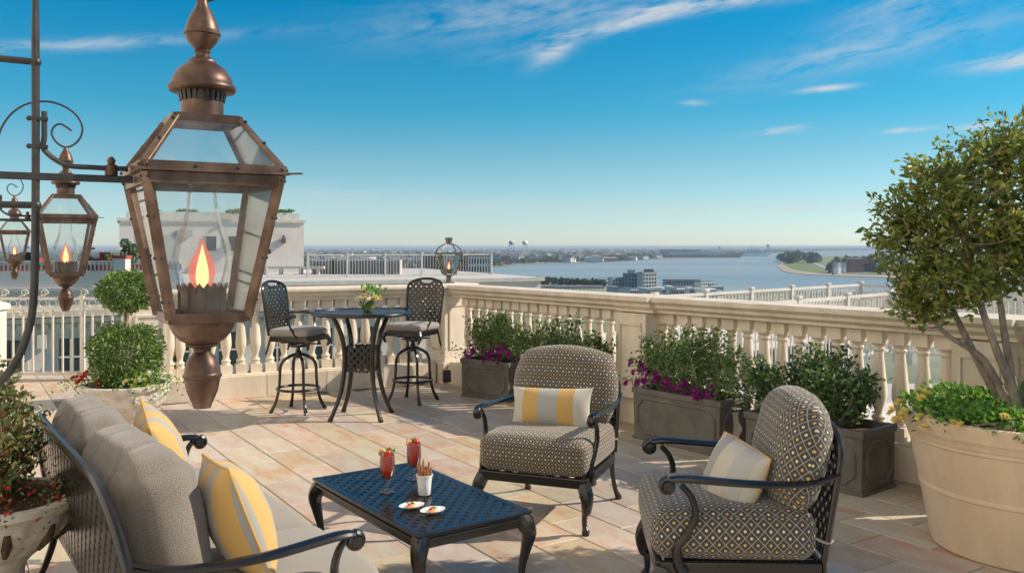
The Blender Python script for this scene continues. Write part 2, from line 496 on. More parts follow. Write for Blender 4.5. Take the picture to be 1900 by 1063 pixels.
CREAM = (0.50, 0.465, 0.395)
GREYF = (0.33, 0.32, 0.30)
YEL = (0.52, 0.33, 0.11)
M = dict(
    tile=mat("sandstone tile", (0.45, 0.305, 0.205), (0.48, 0.42, 0.325), rough=0.55, scale=3.4, detail=9, bump=0.25, bscale=22,
             rand=0.12, stretch=(1, 2.6, 1), lo=0.36, hi=0.60, c3=(0.46, 0.37, 0.27), isl=True, huevar=0.02),
    grout=mat("grout", (0.13, 0.10, 0.075), (0.20, 0.16, 0.12), rough=0.9, scale=20),
    stone=mat("cast stone", (0.54, 0.455, 0.345), (0.70, 0.62, 0.505), rough=0.75, scale=3.6, detail=10, stretch=(1, 1, .35), lo=.28, hi=.6, bump=0.2, bscale=40, rand=0.04),
    iron=mat("black cast aluminium", (0.006, 0.006, 0.007), (0.013, 0.011, 0.009), rough=0.27, scale=14, spec=0.5, coat=0.15, bump=0.03, bscale=60),
    steel=mat("black bracket iron", (0.012, 0.012, 0.014), (0.03, 0.026, 0.024), rough=0.45, scale=20, bump=0.1, bscale=80),
    copper=mat("aged copper", (0.06, 0.034, 0.024), (0.17, 0.112, 0.084), rough=0.42, metal=0.6, scale=11, detail=8, bump=0.06, bscale=50, c3=(0.105, 0.062, 0.043)),
    verdigris=mat("dull zinc", (0.10, 0.095, 0.09), (0.20, 0.18, 0.165), rough=0.5, metal=0.6, scale=14),
    glass=glass_mat("lantern glass", (0.97, 0.985, 0.985), 0.9, 0.035),
    chimney=glass_mat("blown glass", (0.985, 0.99, 0.995), 0.55, 0.012),
    clear=glass_mat("clear glass", (0.985, 0.99, 0.99), 0.9, 0.03),
    flame=veil_mat("flame", (1.0, 0.20, 0.13), 0.75, 0.42),
    flamecore=veil_mat("flame core", (1.0, 0.62, 0.22), 3.2, 0.25),
    trellis=trellis_mat("trellis fabric", 0.042, 0.046, 0.27, 0.040),
    trellis2=trellis_mat("large trellis fabric", 0.055, 0.060),
    tweed=tweed_mat("grey tweed", (0.085, 0.072, 0.06), (0.28, 0.25, 0.215), 230),
    tweed2=tweed_mat("seat tweed", (0.20, 0.18, 0.15), (0.32, 0.29, 0.25), 300),
    stoolpad=tweed_mat("stool pad weave", (0.13, 0.12, 0.11), (0.40, 0.37, 0.32), 260),
    pillow=stripe_mat("wide stripe", [(-.4, GREYF), (-.235, YEL), (-.12, GREYF), (-.055, YEL), (0.06, GREYF), (0.125, YEL), (.235, GREYF)]),
    lumbar=stripe_mat("lumbar stripe", [(-.4, CREAM), (-.185, YEL), (-.075, (0.36, 0.35, 0.33)), (.06, YEL), (.165, CREAM)]),
    pillow2=stripe_mat("pale stripe", [(-.4, GREYF), (-.20, CREAM), (-.13, GREYF), (-.06, CREAM), (.03, (0.42, 0.41, 0.39)), (.13, CREAM)], axis=0),
    piping=mat("gold piping", (0.50, 0.30, 0.08), rough=0.8),
    lead=mat("lead grey resin", (0.085, 0.078, 0.068), (0.135, 0.125, 0.11), rough=0.55, scale=5, detail=8, bump=0.1, bscale=60),
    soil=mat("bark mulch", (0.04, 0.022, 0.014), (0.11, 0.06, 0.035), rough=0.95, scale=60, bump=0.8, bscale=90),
    pot=mat("sand pot", (0.52, 0.395, 0.275), (0.65, 0.52, 0.38), rough=0.75, scale=5, detail=10, stretch=(1, 1, .3), bump=0.2, bscale=55, lo=.25, hi=.62),
    urn=mat("weathered urn stone", (0.42, 0.38, 0.32), (0.62, 0.58, 0.51), rough=0.85, scale=14, detail=8, bump=0.35, bscale=40),
    bark=mat("grey bark", (0.13, 0.11, 0.09), (0.32, 0.275, 0.225), rough=0.85, scale=25, bump=0.6, bscale=60, stretch=(1, 1, .3)),
    boxwood=leaf_mat("boxwood leaf", [(0.031, 0.076, 0.013), (0.068, 0.146, 0.024), (0.123, 0.215, 0.037), (0.196, 0.277, 0.059)]),
    holly=leaf_mat("dark shrub leaf", [(0.025, 0.069, 0.021), (0.055, 0.125, 0.034), (0.098, 0.187, 0.053), (0.172, 0.277, 0.086)], rough=0.34),
    shrub=leaf_mat("shrub leaf", [(0.043, 0.104, 0.024), (0.086, 0.180, 0.040), (0.147, 0.256, 0.059), (0.221, 0.333, 0.099)]),
    treeleaf=leaf_mat("tree leaf", [(0.065, 0.114, 0.022), (0.124, 0.183, 0.035), (0.188, 0.244, 0.050), (0.276, 0.324, 0.074), (0.290, 0.227, 0.062)], rough=0.45, trans=0.38),
    redshrub=leaf_mat("red tipped leaf", [(0.037, 0.083, 0.020), (0.086, 0.139, 0.026), (0.160, 0.139, 0.040), (0.196, 0.083, 0.033), (0.123, 0.180, 0.040)]),
    creeper=leaf_mat("bright creeper leaf", [(0.038, 0.128, 0.016), (0.075, 0.227, 0.027), (0.151, 0.340, 0.041), (0.276, 0.425, 0.068)], trans=0.35),
    petunia=leaf_mat("magenta petal", [(0.20, 0.008, 0.15), (0.32, 0.015, 0.24), (0.42, 0.04, 0.30)], rough=0.6, trans=0.3),
    petgreen=leaf_mat("petunia leaf", [(0.049, 0.125, 0.026), (0.086, 0.194, 0.040), (0.123, 0.249, 0.053)]),
    redpetal=leaf_mat("red petal", [(0.45, 0.012, 0.012), (0.55, 0.03, 0.02)], rough=0.6, trans=0.2),
    yelpetal=leaf_mat("yellow petal", [(0.70, 0.55, 0.08), (0.75, 0.66, 0.25)], rough=0.6, trans=0.3),
    whitepetal=leaf_mat("white petal", [(0.70, 0.70, 0.55), (0.8, 0.8, 0.72)], rough=0.6, trans=0.3),
    orangepetal=leaf_mat("amber petal", [(0.55, 0.25, 0.03), (0.70, 0.42, 0.05)], rough=0.6, trans=0.3),
    white=mat("white paint", (0.58, 0.53, 0.46), (0.70, 0.65, 0.57), rough=0.6, scale=3, detail=8),
    stucco=mat("pale stucco", (0.62, 0.55, 0.48), (0.70, 0.64, 0.57), rough=0.85, scale=0.8, detail=9, bump=0.1, bscale=20),
    stucco2=mat("grey stucco", (0.42, 0.39, 0.35), (0.52, 0.48, 0.43), rough=0.85, scale=0.8, detail=9),
    tanwall=mat("cream stucco wall", (0.48, 0.40, 0.30), (0.56, 0.48, 0.37), rough=0.85, scale=1.5, detail=9, bump=0.1, bscale=30),
    palewall=mat("pale painted wall", (0.76, 0.71, 0.62), (0.80, 0.75, 0.67), rough=0.85, scale=1.5, detail=9, bump=0.1, bscale=30),
    roofgrey=mat("roof membrane", (0.38, 0.37, 0.35), (0.52, 0.50, 0.47), rough=0.9, scale=0.5, detail=8),
    darkwin=mat("dark window glass", (0.02, 0.028, 0.035), (0.05, 0.06, 0.07), rough=0.08, scale=2, spec=0.8),
    redtile=mat("red terracotta", (0.28, 0.05, 0.035), (0.42, 0.09, 0.06), rough=0.8, scale=6),
    redcloth=mat("red canvas", (0.40, 0.03, 0.03), (0.5, 0.05, 0.04), rough=0.8),
    darkcloth=mat("dark canvas", (0.03, 0.035, 0.03), (0.05, 0.05, 0.045), rough=0.8),
    porcelain=mat("white porcelain", (0.80, 0.79, 0.76), rough=0.15, coat=0.3),
    redjuice=mat("tomato juice", (0.50, 0.012, 0.008), (0.62, 0.035, 0.015), rough=0.25, scale=30),
    tomato=mat("tomato", (0.55, 0.03, 0.015), rough=0.2),
    shrimp=mat("shrimp", (0.62, 0.22, 0.07), (0.72, 0.42, 0.22), rough=0.35, scale=60),
    olive=mat("green garnish", (0.10, 0.14, 0.03), (0.16, 0.2, 0.05), rough=0.4, scale=40),
    bread=mat("toasted breadstick", (0.26, 0.09, 0.03), (0.46, 0.22, 0.08), rough=0.6, scale=70, bump=0.3),
    black=mat("black plastic", (0.015, 0.015, 0.016), rough=0.5),
    water=None, grass=mat("levee grass", (0.12, 0.17, 0.04), (0.22, 0.25, 0.08), rough=0.95, scale=0.01, detail=6),
    land=mat("city ground", (0.10, 0.14, 0.06), (0.30, 0.30, 0.21), rough=0.95, scale=0.006, detail=10),
    sand=mat("river bank", (0.34, 0.29, 0.18), (0.42, 0.36, 0.24), rough=0.95, scale=0.02, detail=6),
    path=mat("levee path", (0.42, 0.40, 0.36), rough=0.95),
    fartree=leaf_mat("far tree foliage", [(0.05, 0.085, 0.03), (0.09, 0.13, 0.045), (0.15, 0.18, 0.07)], rough=0.9, trans=0.05),
    paleb=mat("pale far facade", (0.62, 0.59, 0.54), (0.74, 0.71, 0.66), rough=0.8, rand=0.3, scale=0.05),
    brickb=mat("brick far facade", (0.34, 0.15, 0.11), (0.42, 0.22, 0.16), rough=0.85, rand=0.2, scale=0.05),
    greyb=mat("grey far facade", (0.30, 0.33, 0.37), (0.40, 0.42, 0.45), rough=0.8, rand=0.2, scale=0.05),
    roofd=mat("dark far roof", (0.14, 0.13, 0.13), (0.24, 0.22, 0.21), rough=0.85, rand=0.3, scale=0.05),
    blueroof=mat("blue roof", (0.05, 0.22, 0.42), rough=0.5),
    hull=mat("rusty hull", (0.36, 0.17, 0.12), (0.46, 0.25, 0.19), rough=0.7, scale=.05),
)
wm = bpy.data.materials.new("river water")
wm.use_nodes = True
_b = wm.node_tree.nodes["Principled BSDF"]
_b.inputs["Base Color"].default_value = (0.25, 0.33, 0.345, 1)
_b.inputs["Roughness"].default_value = 0.5
_b.inputs["Specular IOR Level"].default_value = 0.25
_n = wm.node_tree.nodes.new("ShaderNodeTexNoise")
_n.inputs["Scale"].default_value = 0.05
_n.inputs["Detail"].default_value = 8
_t = wm.node_tree.nodes.new("ShaderNodeTexCoord")
wm.node_tree.links.new(_t.outputs["Object"], _n.inputs["Vector"])
_bp = wm.node_tree.nodes.new("ShaderNodeBump")
_bp.inputs["Strength"].default_value = 0.6
_bp.inputs["Distance"].default_value = 3.0
wm.node_tree.links.new(_n.outputs[0], _bp.inputs["Height"])
_mp = wm.node_tree.nodes.new("ShaderNodeMapping")
_mp.inputs["Scale"].default_value = (.0011, .005, 1)
wm.node_tree.links.new(_t.outputs["Object"], _mp.inputs["Vector"])
_n2 = wm.node_tree.nodes.new("ShaderNodeTexNoise")
_n2.inputs["Scale"].default_value = 1.0
_n2.inputs["Detail"].default_value = 9
wm.node_tree.links.new(_mp.outputs[0], _n2.inputs["Vector"])
_cr = wm.node_tree.nodes.new("ShaderNodeValToRGB")
_cr.color_ramp.elements[0].position, _cr.color_ramp.elements[0].color = .35, (0.22, 0.31, 0.335, 1)
_cr.color_ramp.elements[1].position, _cr.color_ramp.elements[1].color = .68, (0.33, 0.40, 0.395, 1)
wm.node_tree.links.new(_n2.outputs[0], _cr.inputs[0])
wm.node_tree.links.new(_cr.outputs[0], _b.inputs["Base Color"])
wm.node_tree.links.new(_bp.outputs[0], _b.inputs["Normal"])
M["water"] = wm


# ------------------------------------------------------------------ mesh helpers
class MB:
    def __init__(self):
        self.v, self.f, self.uv = [], [], []

    def add(self, vs, fs, uvs=None):
        o = len(self.v)
        self.v.extend([tuple(x) for x in vs])
        self.f.extend([tuple(i + o for i in q) for q in fs])
        if uvs is not None:
            self.uv.extend(uvs)
        return self

    def box(self, c, s, rz=0.0, taper=1.0):
        x, y, z = s[0] / 2, s[1] / 2, s[2] / 2
        co, si = math.cos(rz), math.sin(rz)
        vs = []
        for dz, k in ((-z, 1.0), (z, taper)):
            for dx, dy in ((-x, -y), (x, -y), (x, y), (-x, y)):
                dx, dy = dx * k, dy * k
                vs.append((c[0] + dx * co - dy * si, c[1] + dx * si + dy * co, c[2] + dz))
        return self.add(vs, [(0, 3, 2, 1), (4, 5, 6, 7), (0, 1, 5, 4), (1, 2, 6, 5), (2, 3, 7, 6), (3, 0, 4, 7)])

    def bar(self, p0, p1, w, h, up=(0, 0, 1)):
        p0, p1 = Vector(p0), Vector(p1)
        d = (p1 - p0).normalized()
        s = d.cross(Vector(up))
        if s.length < 1e-6:
            s = d.cross(Vector((1, 0, 0)))
        s.normalize()
        n = s.cross(d).normalized()
        a, b = s * w / 2, n * h / 2
        vs = [p0 - a - b, p0 + a - b, p0 + a + b, p0 - a + b, p1 - a - b, p1 + a - b, p1 + a + b, p1 - a + b]
        return self.add(vs, [(0, 3, 2, 1), (4, 5, 6, 7), (0, 1, 5, 4), (1, 2, 6, 5), (2, 3, 7, 6), (3, 0, 4, 7)])

    def tube(self, pts, r, seg=8, closed=False, flat=None):
        pts = [Vector(p) for p in pts]
        n = len(pts)
        rs = r if isinstance(r, (list, tuple)) else [r] * n
        tang = []
        for i in range(n):
            if closed:
                t = pts[(i + 1) % n] - pts[i - 1]
            else:
                t = pts[min(i + 1, n - 1)] - pts[max(i - 1, 0)]
            tang.append(t.normalized() if t.length > 1e-9 else Vector((0, 0, 1)))
        ref = Vector((0, 0, 1)) if abs(tang[0].z) < 0.9 else Vector((1, 0, 0))
        nx = tang[0].cross(ref).normalized()
        o = len(self.v)
        for i in range(n):
            if i:
                nx = nx - tang[i] * nx.dot(tang[i])
                nx = nx.normalized() if nx.length > 1e-9 else tang[i].orthogonal().normalized()
            ny = tang[i].cross(nx)
            for k in range(seg):
                a = 2 * PI * k / seg
                ca, sa = math.cos(a) * rs[i], math.sin(a) * rs[i]
                if flat:
                    ca, sa = ca * flat[0], sa * flat[1]
                self.v.append(tuple(pts[i] + nx * ca + ny * sa))
        m = n if closed else n - 1
        for i in range(m):
            j = (i + 1) % n
            for k in range(seg):
                l = (k + 1) % seg
                self.f.append((o + i * seg + k, o + i * seg + l, o + j * seg + l, o + j * seg + k))
        if not closed:
            self.f.append(tuple(o + k for k in reversed(range(seg))))
            self.f.append(tuple(o + (n - 1) * seg + k for k in range(seg)))
        return self

    def lathe(self, prof, seg=24, c=(0, 0, 0), mod=None, cap=True, arc=None):
        o = len(self.v)
        n = len(prof)
        for (r, z) in prof:
            for k in range(seg):
                a = 2 * PI * k / seg
                rr = r * (mod(a, z) if mod else 1.0)
                self.v.append((c[0] + rr * math.cos(a), c[1] + rr * math.sin(a), c[2] + z))
        for i in range(n - 1):
            for k in range(seg):
                l = (k + 1) % seg
                self.f.append((o + i * seg + k, o + i * seg + l, o + (i + 1) * seg + l, o + (i + 1) * seg + k))
        if cap:
            self.f.append(tuple(o + k for k in reversed(range(seg))))
            self.f.append(tuple(o + (n - 1) * seg + k for k in range(seg)))
        return self

    def sphere(self, c, r, seg=10, rings=7, sq=(1, 1, 1)):
        prof = [(math.sin(PI * i / rings), -math.cos(PI * i / rings)) for i in range(rings + 1)]
        o = len(self.v)
        self.lathe([(max(p[0], 0.02) * r, p[1] * r) for p in prof], seg)
        for i in range(o, len(self.v)):
            v = self.v[i]
            self.v[i] = (c[0] + v[0] * sq[0], c[1] + v[1] * sq[1], c[2] + v[2] * sq[2])
        return self

    def extrude(self, poly, p0, ax, ay, d):
        """2D polygon in plane (ax, ay) through p0, extruded along vector d"""
        p0, ax, ay, d = Vector(p0), Vector(ax), Vector(ay), Vector(d)
        n = len(poly)
        a = [p0 + ax * x + ay * y for x, y in poly]
        vs = a + [p + d for p in a]
        fs = [tuple(range(n))[::-1], tuple(range(n, 2 * n))]
        fs += [(i, (i + 1) % n, n + (i + 1) % n, n + i) for i in range(n)]
        return self.add(vs, fs)

    def move(self, fn, start=0):
        self.v[start:] = [tuple(fn(Vector(p))) for p in self.v[start:]]
        return self

    def mesh(self, name, m=None, smooth=35):
        me = bpy.data.meshes.new(name)
        me.from_pydata(self.v, [], self.f)
        if self.uv:
            ul = me.uv_layers.new(name="UVMap")
            flat = [c for fuv in self.uv for c in fuv]
            ul.data.foreach_set("uv", np.array(flat, dtype=np.float32).ravel())
        if m is not None:
            me.materials.append(m)
        if smooth:
            me.polygons.foreach_set("use_smooth", [True] * len(me.polygons))
            me.set_sharp_from_angle(angle=R(smooth))
        bm = bmesh.new()
        bm.from_mesh(me)
        bmesh.ops.recalc_face_normals(bm, faces=bm.faces)
        bm.to_mesh(me)
        bm.free()
        return me

    def build(self, name, m, parent=None, smooth=35, bevel=0.0, loc=None, rotz=None):
        return link(name, self.mesh(name, m, smooth), parent, bevel, loc, rotz)


def link(name, me, parent=None, bevel=0.0, loc=None, rotz=None):
    o = bpy.data.objects.new(name, me)
    COL.objects.link(o)
    if parent is not None:
        o.parent = parent
    if loc is not None:
        o.location = loc
    if rotz is not None:
        o.rotation_euler = (0, 0, rotz)
    if bevel:
        b = o.modifiers.new("bevel", "BEVEL")
        b.width = bevel
        b.segments = 2
        b.limit_method = "ANGLE"
        b.angle_limit = R(40)
    return o


def thing(name, label, cat, loc=(0, 0, 0), rotz=0.0, group=None, kind=None):
    o = bpy.data.objects.new(name, None)
    COL.objects.link(o)
    o.location = loc
    o.rotation_euler = (0, 0, rotz)
    o.empty_display_size = 0.1
    return tag(o, label, cat, group, kind)


def tag(o, label, cat, group=None, kind=None):
    o["label"] = label
    o["category"] = cat
    if group:
        o["group"] = group
    if kind:
        o["kind"] = kind
    return o


def stuff(o):
    o["kind"] = "stuff"
    return o


def dup(o, parent=None):
    kids = list(o.children)
    c = o.copy()
    COL.objects.link(c)
    if parent is not None:
        c.parent = parent
    for k in kids:
        dup(k, c)
    return c


def place(o, loc, rotz=0.0, label=None):
    o.location = loc
    o.rotation_euler = (0, 0, rotz)
    if label:
        o["label"] = label
    return o


def G(px, py, z=0.0):
    """the point of the level plane at height z that the photograph shows at (px, py)"""
    y = F * (CAMH - z) / (py - HZ)
    return Vector(((px - CX) / F * y, y, z))


def A(px, y, z=0.0):
    return Vector(((px - CX) / F * y, y, z))


def ZA(py, y):
    return CAMH - (py - HZ) * y / F


def spline(pts, n=6):
    """Catmull-Rom through pts"""
    P = [Vector(p) for p in pts]
    out = []
    for i in range(len(P) - 1):
        a, b, c, d = P[max(i - 1, 0)], P[i], P[i + 1], P[min(i + 2, len(P) - 1)]
        for k in range(n):
            t = k / n
            out.append(0.5 * ((2 * b) + (c - a) * t + (2 * a - 5 * b + 4 * c - d) * t * t + (3 * b - a - 3 * c + d) * t ** 3))
    out.append(P[-1])
    return out


def lerp_list(vals, n):
    out = []
    for i in range(n):
        t = i / (n - 1) * (len(vals) - 1)
        k = min(int(t), len(vals) - 2)
        out.append(vals[k] + (vals[k + 1] - vals[k]) * (t - k))
    return out


def leaves(name, P, D, L, Wd, m, parent=None, fold=0.25):
    """N folded leaves as one mesh"""
    P, D = np.asarray(P, float), np.asarray(D, float)
    n = len(P)
    D = D / (np.linalg.norm(D, axis=1, keepdims=True) + 1e-9)
    rv = nrs.normal(size=(n, 3))
    s = np.cross(D, rv)
    s /= np.linalg.norm(s, axis=1, keepdims=True) + 1e-9
    nn = np.cross(s, D)
    flip = np.where(nn[:, 2:3] < 0, -1.0, 1.0)
    nn *= flip
    L = (np.asarray(L) * np.ones(n))[:, None]
    Wd = (np.asarray(Wd) * np.ones(n))[:, None]
    v = np.empty((n, 4, 3))
    v[:, 0] = P
    v[:, 1] = P + D * L * 0.5 + s * Wd * 0.5 + nn * Wd * fold
    v[:, 2] = P + D * L - nn * L * 0.08
    v[:, 3] = P + D * L * 0.5 - s * Wd * 0.5 + nn * Wd * fold
    me = bpy.data.meshes.new(name)
    me.vertices.add(n * 4)
    me.vertices.foreach_set("co", v.ravel())
    me.loops.add(n * 6)
    b = np.arange(n)[:, None] * 4
    li = (b + np.array([[0, 1, 2, 0, 2, 3]])).ravel()
    me.loops.foreach_set("vertex_index", li)
    me.polygons.add(n * 2)
    me.polygons.foreach_set("loop_start", np.arange(n * 2) * 3)
    me.update(calc_edges=True)
    me.materials.append(m)
    return link(name, me, parent)


def rbox(w, d, h, r, n=(18, 16, 8), puff=(0, 0, 0), wrinkle=0.0, seed=0.0, c=(0, 0, 0), dent=None):
    """box cushion with rounded edges; returns MB with UVs in metres"""
    mb = MB()
    key = {}
    hx, hy, hz = w / 2, d / 2, h / 2

    def vert(x, y, z):
        k = (round(x, 5), round(y, 5), round(z, 5))
        if k in key:
            return key[k]
        p = Vector((x * hx, y * hy, z * hz))
        q = Vector((max(-hx + r, min(hx - r, p.x)), max(-hy + r, min(hy - r, p.y)), max(-hz + r, min(hz - r, p.z))))
        e = p - q
        if e.length > 1e-9:
            # push the cube surface out to the rounded one
            e = e.normalized() * r if max(abs(e.x), abs(e.y), abs(e.z)) > r - 1e-6 or True else e
            p = q + e
        p.x += math.copysign(puff[0] * (1 - y * y) * (1 - z * z), x) * (abs(x) ** 3)
        p.y += math.copysign(puff[1] * (1 - x * x) * (1 - z * z), y) * (abs(y) ** 3)
        p.z += math.copysign(puff[2] * (1 - x ** 4) * (1 - y ** 4), z) * (abs(z) ** 3)
        if dent:
            p = dent(p, x, y, z)
        if wrinkle:
            nz = mnoise.noise(Vector((p.x * 7 + seed, p.y * 7, p.z * 7 + seed))) + 0.5 * mnoise.noise(Vector((p.x * 19, p.y * 19 + seed, p.z * 19)))
            p += (p.normalized()) * nz * wrinkle
        key[k] = len(mb.v)
        mb.v.append((p.x + c[0], p.y + c[1], p.z + c[2]))
        return key[k]

    def rng(m):
        # denser near the ends
        return [math.sin((i / m - 0.5) * PI) * 0.5 + (i / m - 0.5) for i in range(m + 1)]
    gx, gy, gz = ([2 * t / 2 for t in rng(k)] for k in n)
    gx, gy, gz = ([max(-1, min(1, t)) for t in g] for g in (gx, gy, gz))
    faces = [
        (gx, gy, lambda a, b: (a, b, 1), lambda a, b: (a * hx, b * hy)),
        (gx, gy, lambda a, b: (a, b, -1), lambda a, b: (a * hx, b * hy)),
        (gx, gz, lambda a, b: (a, -1, b), lambda a, b: (a * hx, -hy + b * hz - hz)),
        (gx, gz, lambda a, b: (a, 1, b), lambda a, b: (a * hx, hy - b * hz + hz)),
        (gy, gz, lambda a, b: (1, a, b), lambda a, b: (a * hy + 0.4, b * hz)),
        (gy, gz, lambda a, b: (-1, a, b), lambda a, b: (a * hy + 0.4, b * hz)),
    ]
    for ga, gb, fn, uv in faces:
        for i in range(len(ga) - 1):
            for j in range(len(gb) - 1):
                cs = [(ga[i], gb[j]), (ga[i + 1], gb[j]), (ga[i + 1], gb[j + 1]), (ga[i], gb[j + 1])]
                mb.f.append(tuple(vert(*fn(*q)) for q in cs))
                mb.uv.append([uv(*q) for q in cs])
    return mb


def cushion_obj(name, mb, m, parent, mtx=None, smooth=60):
    """rbox / pillow meshes keep their UV order: no normal recalculation that would reorder loops"""
    me = bpy.data.meshes.new(name)
    vs = mb.v if mtx is None else [tuple(mtx @ Vector(p)) for p in mb.v]
    bm = bmesh.new()
    bv = [bm.verts.new(p) for p in vs]
    ul = bm.loops.layers.uv.new("UVMap")
    for fi, f in enumerate(mb.f):
        if len(set(f)) < 3:
            continue
        try:
            bf = bm.faces.new([bv[i] for i in f])
        except ValueError:
            continue
        bf.smooth = True
        for lp, uv in zip(bf.loops, mb.uv[fi]):
            lp[ul].uv = uv
    bmesh.ops.recalc_face_normals(bm, faces=bm.faces)
    bm.to_mesh(me)
    bm.free()
    me.materials.append(m)
    return link(name, me, parent)


def pillow(w, h, t, k=0.0, pinch=0.0, n=22, p=2.2, q=0.55, seed=0.0, wrinkle=0.004):
    """pillow in the x/z plane, thickness along y. k rounds the outline, pinch pulls the edges in"""
    mb = MB()
    idx = {}

    def out(u, v):
        x = u * math.sqrt(max(0.0, 1 - v * v * k / 2)) * (1 - pinch * (1 - v * v))
        z = v * math.sqrt(max(0.0, 1 - u * u * k / 2)) * (1 - pinch * (1 - u * u))
        return x * w / 2, z * h / 2
    gs = [math.sin((i / n - 0.5) * PI) for i in range(n + 1)]
    for side in (-1, 1):
        for i in range(n + 1):
            for j in range(n + 1):
                u, v = gs[i], gs[j]
                x, z = out(u, v)
                edge = i in (0, n) or j in (0, n)
                if edge and side == 1:
                    idx[(side, i, j)] = idx[(-1, i, j)]
                    continue
                th = t / 2 * (max(0, 1 - abs(u) ** p) ** q) * (max(0, 1 - abs(v) ** p) ** q)
                nz = mnoise.noise(Vector((x * 9 + seed, z * 9, side * 3.1))) + .5 * mnoise.noise(Vector((x * 24, z * 24 + seed, side * 1.7)))
                th += nz * wrinkle * (0 if edge else 1)
                idx[(side, i, j)] = len(mb.v)
                mb.v.append((x, side * max(th, 0.0), z))
        au, av = {}, {}
        for j in range(n + 1):
            au[(n // 2, j)] = av[(j, n // 2)] = 0.0
            for sg in (1, -1):
                for i in range(n // 2 + sg, n + 1 if sg > 0 else -1, sg):
                    pa, pb = mb.v[idx[(side, i, j)]], mb.v[idx[(side, i - sg, j)]]
                    au[(i, j)] = au[(i - sg, j)] + sg * math.dist(pa, pb)
                    pa, pb = mb.v[idx[(side, j, i)]], mb.v[idx[(side, j, i - sg)]]
                    av[(j, i)] = av[(j, i - sg)] + sg * math.dist(pa, pb)
        for i in range(n):
            for j in range(n):
                ks = [(i, j), (i + 1, j), (i + 1, j + 1), (i, j + 1)]
                mb.f.append(tuple(idx[(side, a, b)] for a, b in ks))
                mb.uv.append([(au[q], av[q]) for q in ks])
    ring = [(*out(gs[i], -1),) for i in range(n)] + [(*out(1, gs[j]),) for j in range(n)] + \
           [(*out(gs[n - i], 1),) for i in range(n)] + [(*out(-1, gs[n - j]),) for j in range(n)]
    return mb, [(x, 0, z) for x, z in ring]


def lattice(inside, bbox, pitch, width, thick, to3d, mb=None, step=0.006, ang=45, weave=0.0009, nrm=None):
    """two crossed sets of straps clipped by inside(s, t); to3d maps (s, t, off) to space"""
    mb = mb or MB()
    s0, t0, s1, t1 = bbox
    diag = math.hypot(s1 - s0, t1 - t0)
    cs, ct = (s0 + s1) / 2, (t0 + t1) / 2
    for lay, sg in ((-1, 1), (1, -1)):
        a = R(ang) * sg
        dx, dy = math.cos(a), math.sin(a)
        nx, ny = -dy, dx
        kmax = int(diag / 2 / pitch) + 1
        for k in range(-kmax, kmax + 1):
            ox, oy = cs + nx * pitch * (k + .25), ct + ny * pitch * (k + .25)
            run, runs = [], []
            m = int(diag / step)
            for i in range(m + 1):
                e = -diag / 2 + i * step
                p = (ox + dx * e, oy + dy * e)
                if inside(*p):
                    run.append(p)
                elif run:
                    runs.append(run)
                    run = []
            if run:
                runs.append(run)
            for r in runs:
                if len(r) < 3:
                    continue
                ln = math.hypot(r[-1][0] - r[0][0], r[-1][1] - r[0][1])
                ns = max(1, int(ln / 0.05))
                for q in range(ns):
                    pa = (r[0][0] + (r[-1][0] - r[0][0]) * q / ns, r[0][1] + (r[-1][1] - r[0][1]) * q / ns)
                    pb = (r[0][0] + (r[-1][0] - r[0][0]) * (q + 1) / ns, r[0][1] + (r[-1][1] - r[0][1]) * (q + 1) / ns)
                    o = lay * weave
                    w2 = width / 2
                    vs = []
                    for p in (pa, pb):
                        for (sx, of) in ((-w2, o - thick / 2), (w2, o - thick / 2), (w2 * .88, o + thick / 2), (-w2 * .88, o + thick / 2)):
                            vs.append(to3d(p[0] + nx * sx, p[1] + ny * sx, of))
                    mb.add(vs, [(0, 3, 2, 1), (4, 5, 6, 7), (0, 1, 5, 4), (1, 2, 6, 5), (2, 3, 7, 6), (3, 0, 4, 7)])
    return mb


def sheet(name, pts, z, m, label, cat, kind="structure"):
    me = bpy.data.meshes.new(name)
    bm = bmesh.new()
    f = bm.faces.new([bm.verts.new((p[0], p[1], z)) for p in pts])
    f.normal_update()
    if f.normal.z < 0:
        f.normal_flip()
    bmesh.ops.triangulate(bm, faces=bm.faces)
    bmesh.ops.recalc_face_normals(bm, faces=bm.faces)
    for f in bm.faces:
        if f.normal.z < 0:
            f.normal_flip()
    bm.to_mesh(me)
    bm.free()
    me.materials.append(m)
    return tag(link(name, me), label, cat, None, kind)


# ------------------------------------------------------------------ distant ground, river, far bank
GZ = -45.0
g = lambda px, py: G(px, py, GZ)
sheet("river_water", [(-60000, -3000), (60000, -3000), (60000, 90000), (-60000, 90000)], GZ, M["water"], "wide blue grey river bending through the city", "river")
shore = [(-1500, 512), (400, 511), (880, 508), (907, 497), (960, 491), (1060, 488.5), (1110, 487), (1160, 485.5), (1225, 480.5), (1300, 478.5), (1372, 475.5), (1420, 472), (1470, 468.5), (1560, 466), (1700, 465), (3200, 466)]
far_pts = [g(*p) for p in shore]
sheet("far_bank_land", [(p.x, p.y) for p in far_pts] + [(60000, 14000), (60000, 90000), (-60000, 90000), (-60000, 1500)], GZ + 0.6, M["land"], "flat far river bank stretching to the horizon", "river bank")
near_pts = [g(x, y) for x, y in [(-1500, 521), (700, 521), (960, 522), (1000, 524), (1060, 527), (1120, 531), (1240, 538), (1400, 541), (1700, 543), (3000, 548)]]
sheet("near_bank_land", [(-9000, near_pts[0].y)] + [(p.x, p.y) for p in near_pts] + [(6000, -500), (-9000, -500)], GZ + 0.6, M["land"], "built up near bank below the terrace", "city ground")
pen = [(1441, 493.5), (1450, 486), (1468, 479), (1500, 475), (1560, 473.5), (1700, 472.5), (3000, 473), (3000, 520), (1700, 517.5), (1640, 515.5), (1560, 513), (1500, 510.5), (1466, 507), (1450, 502)]
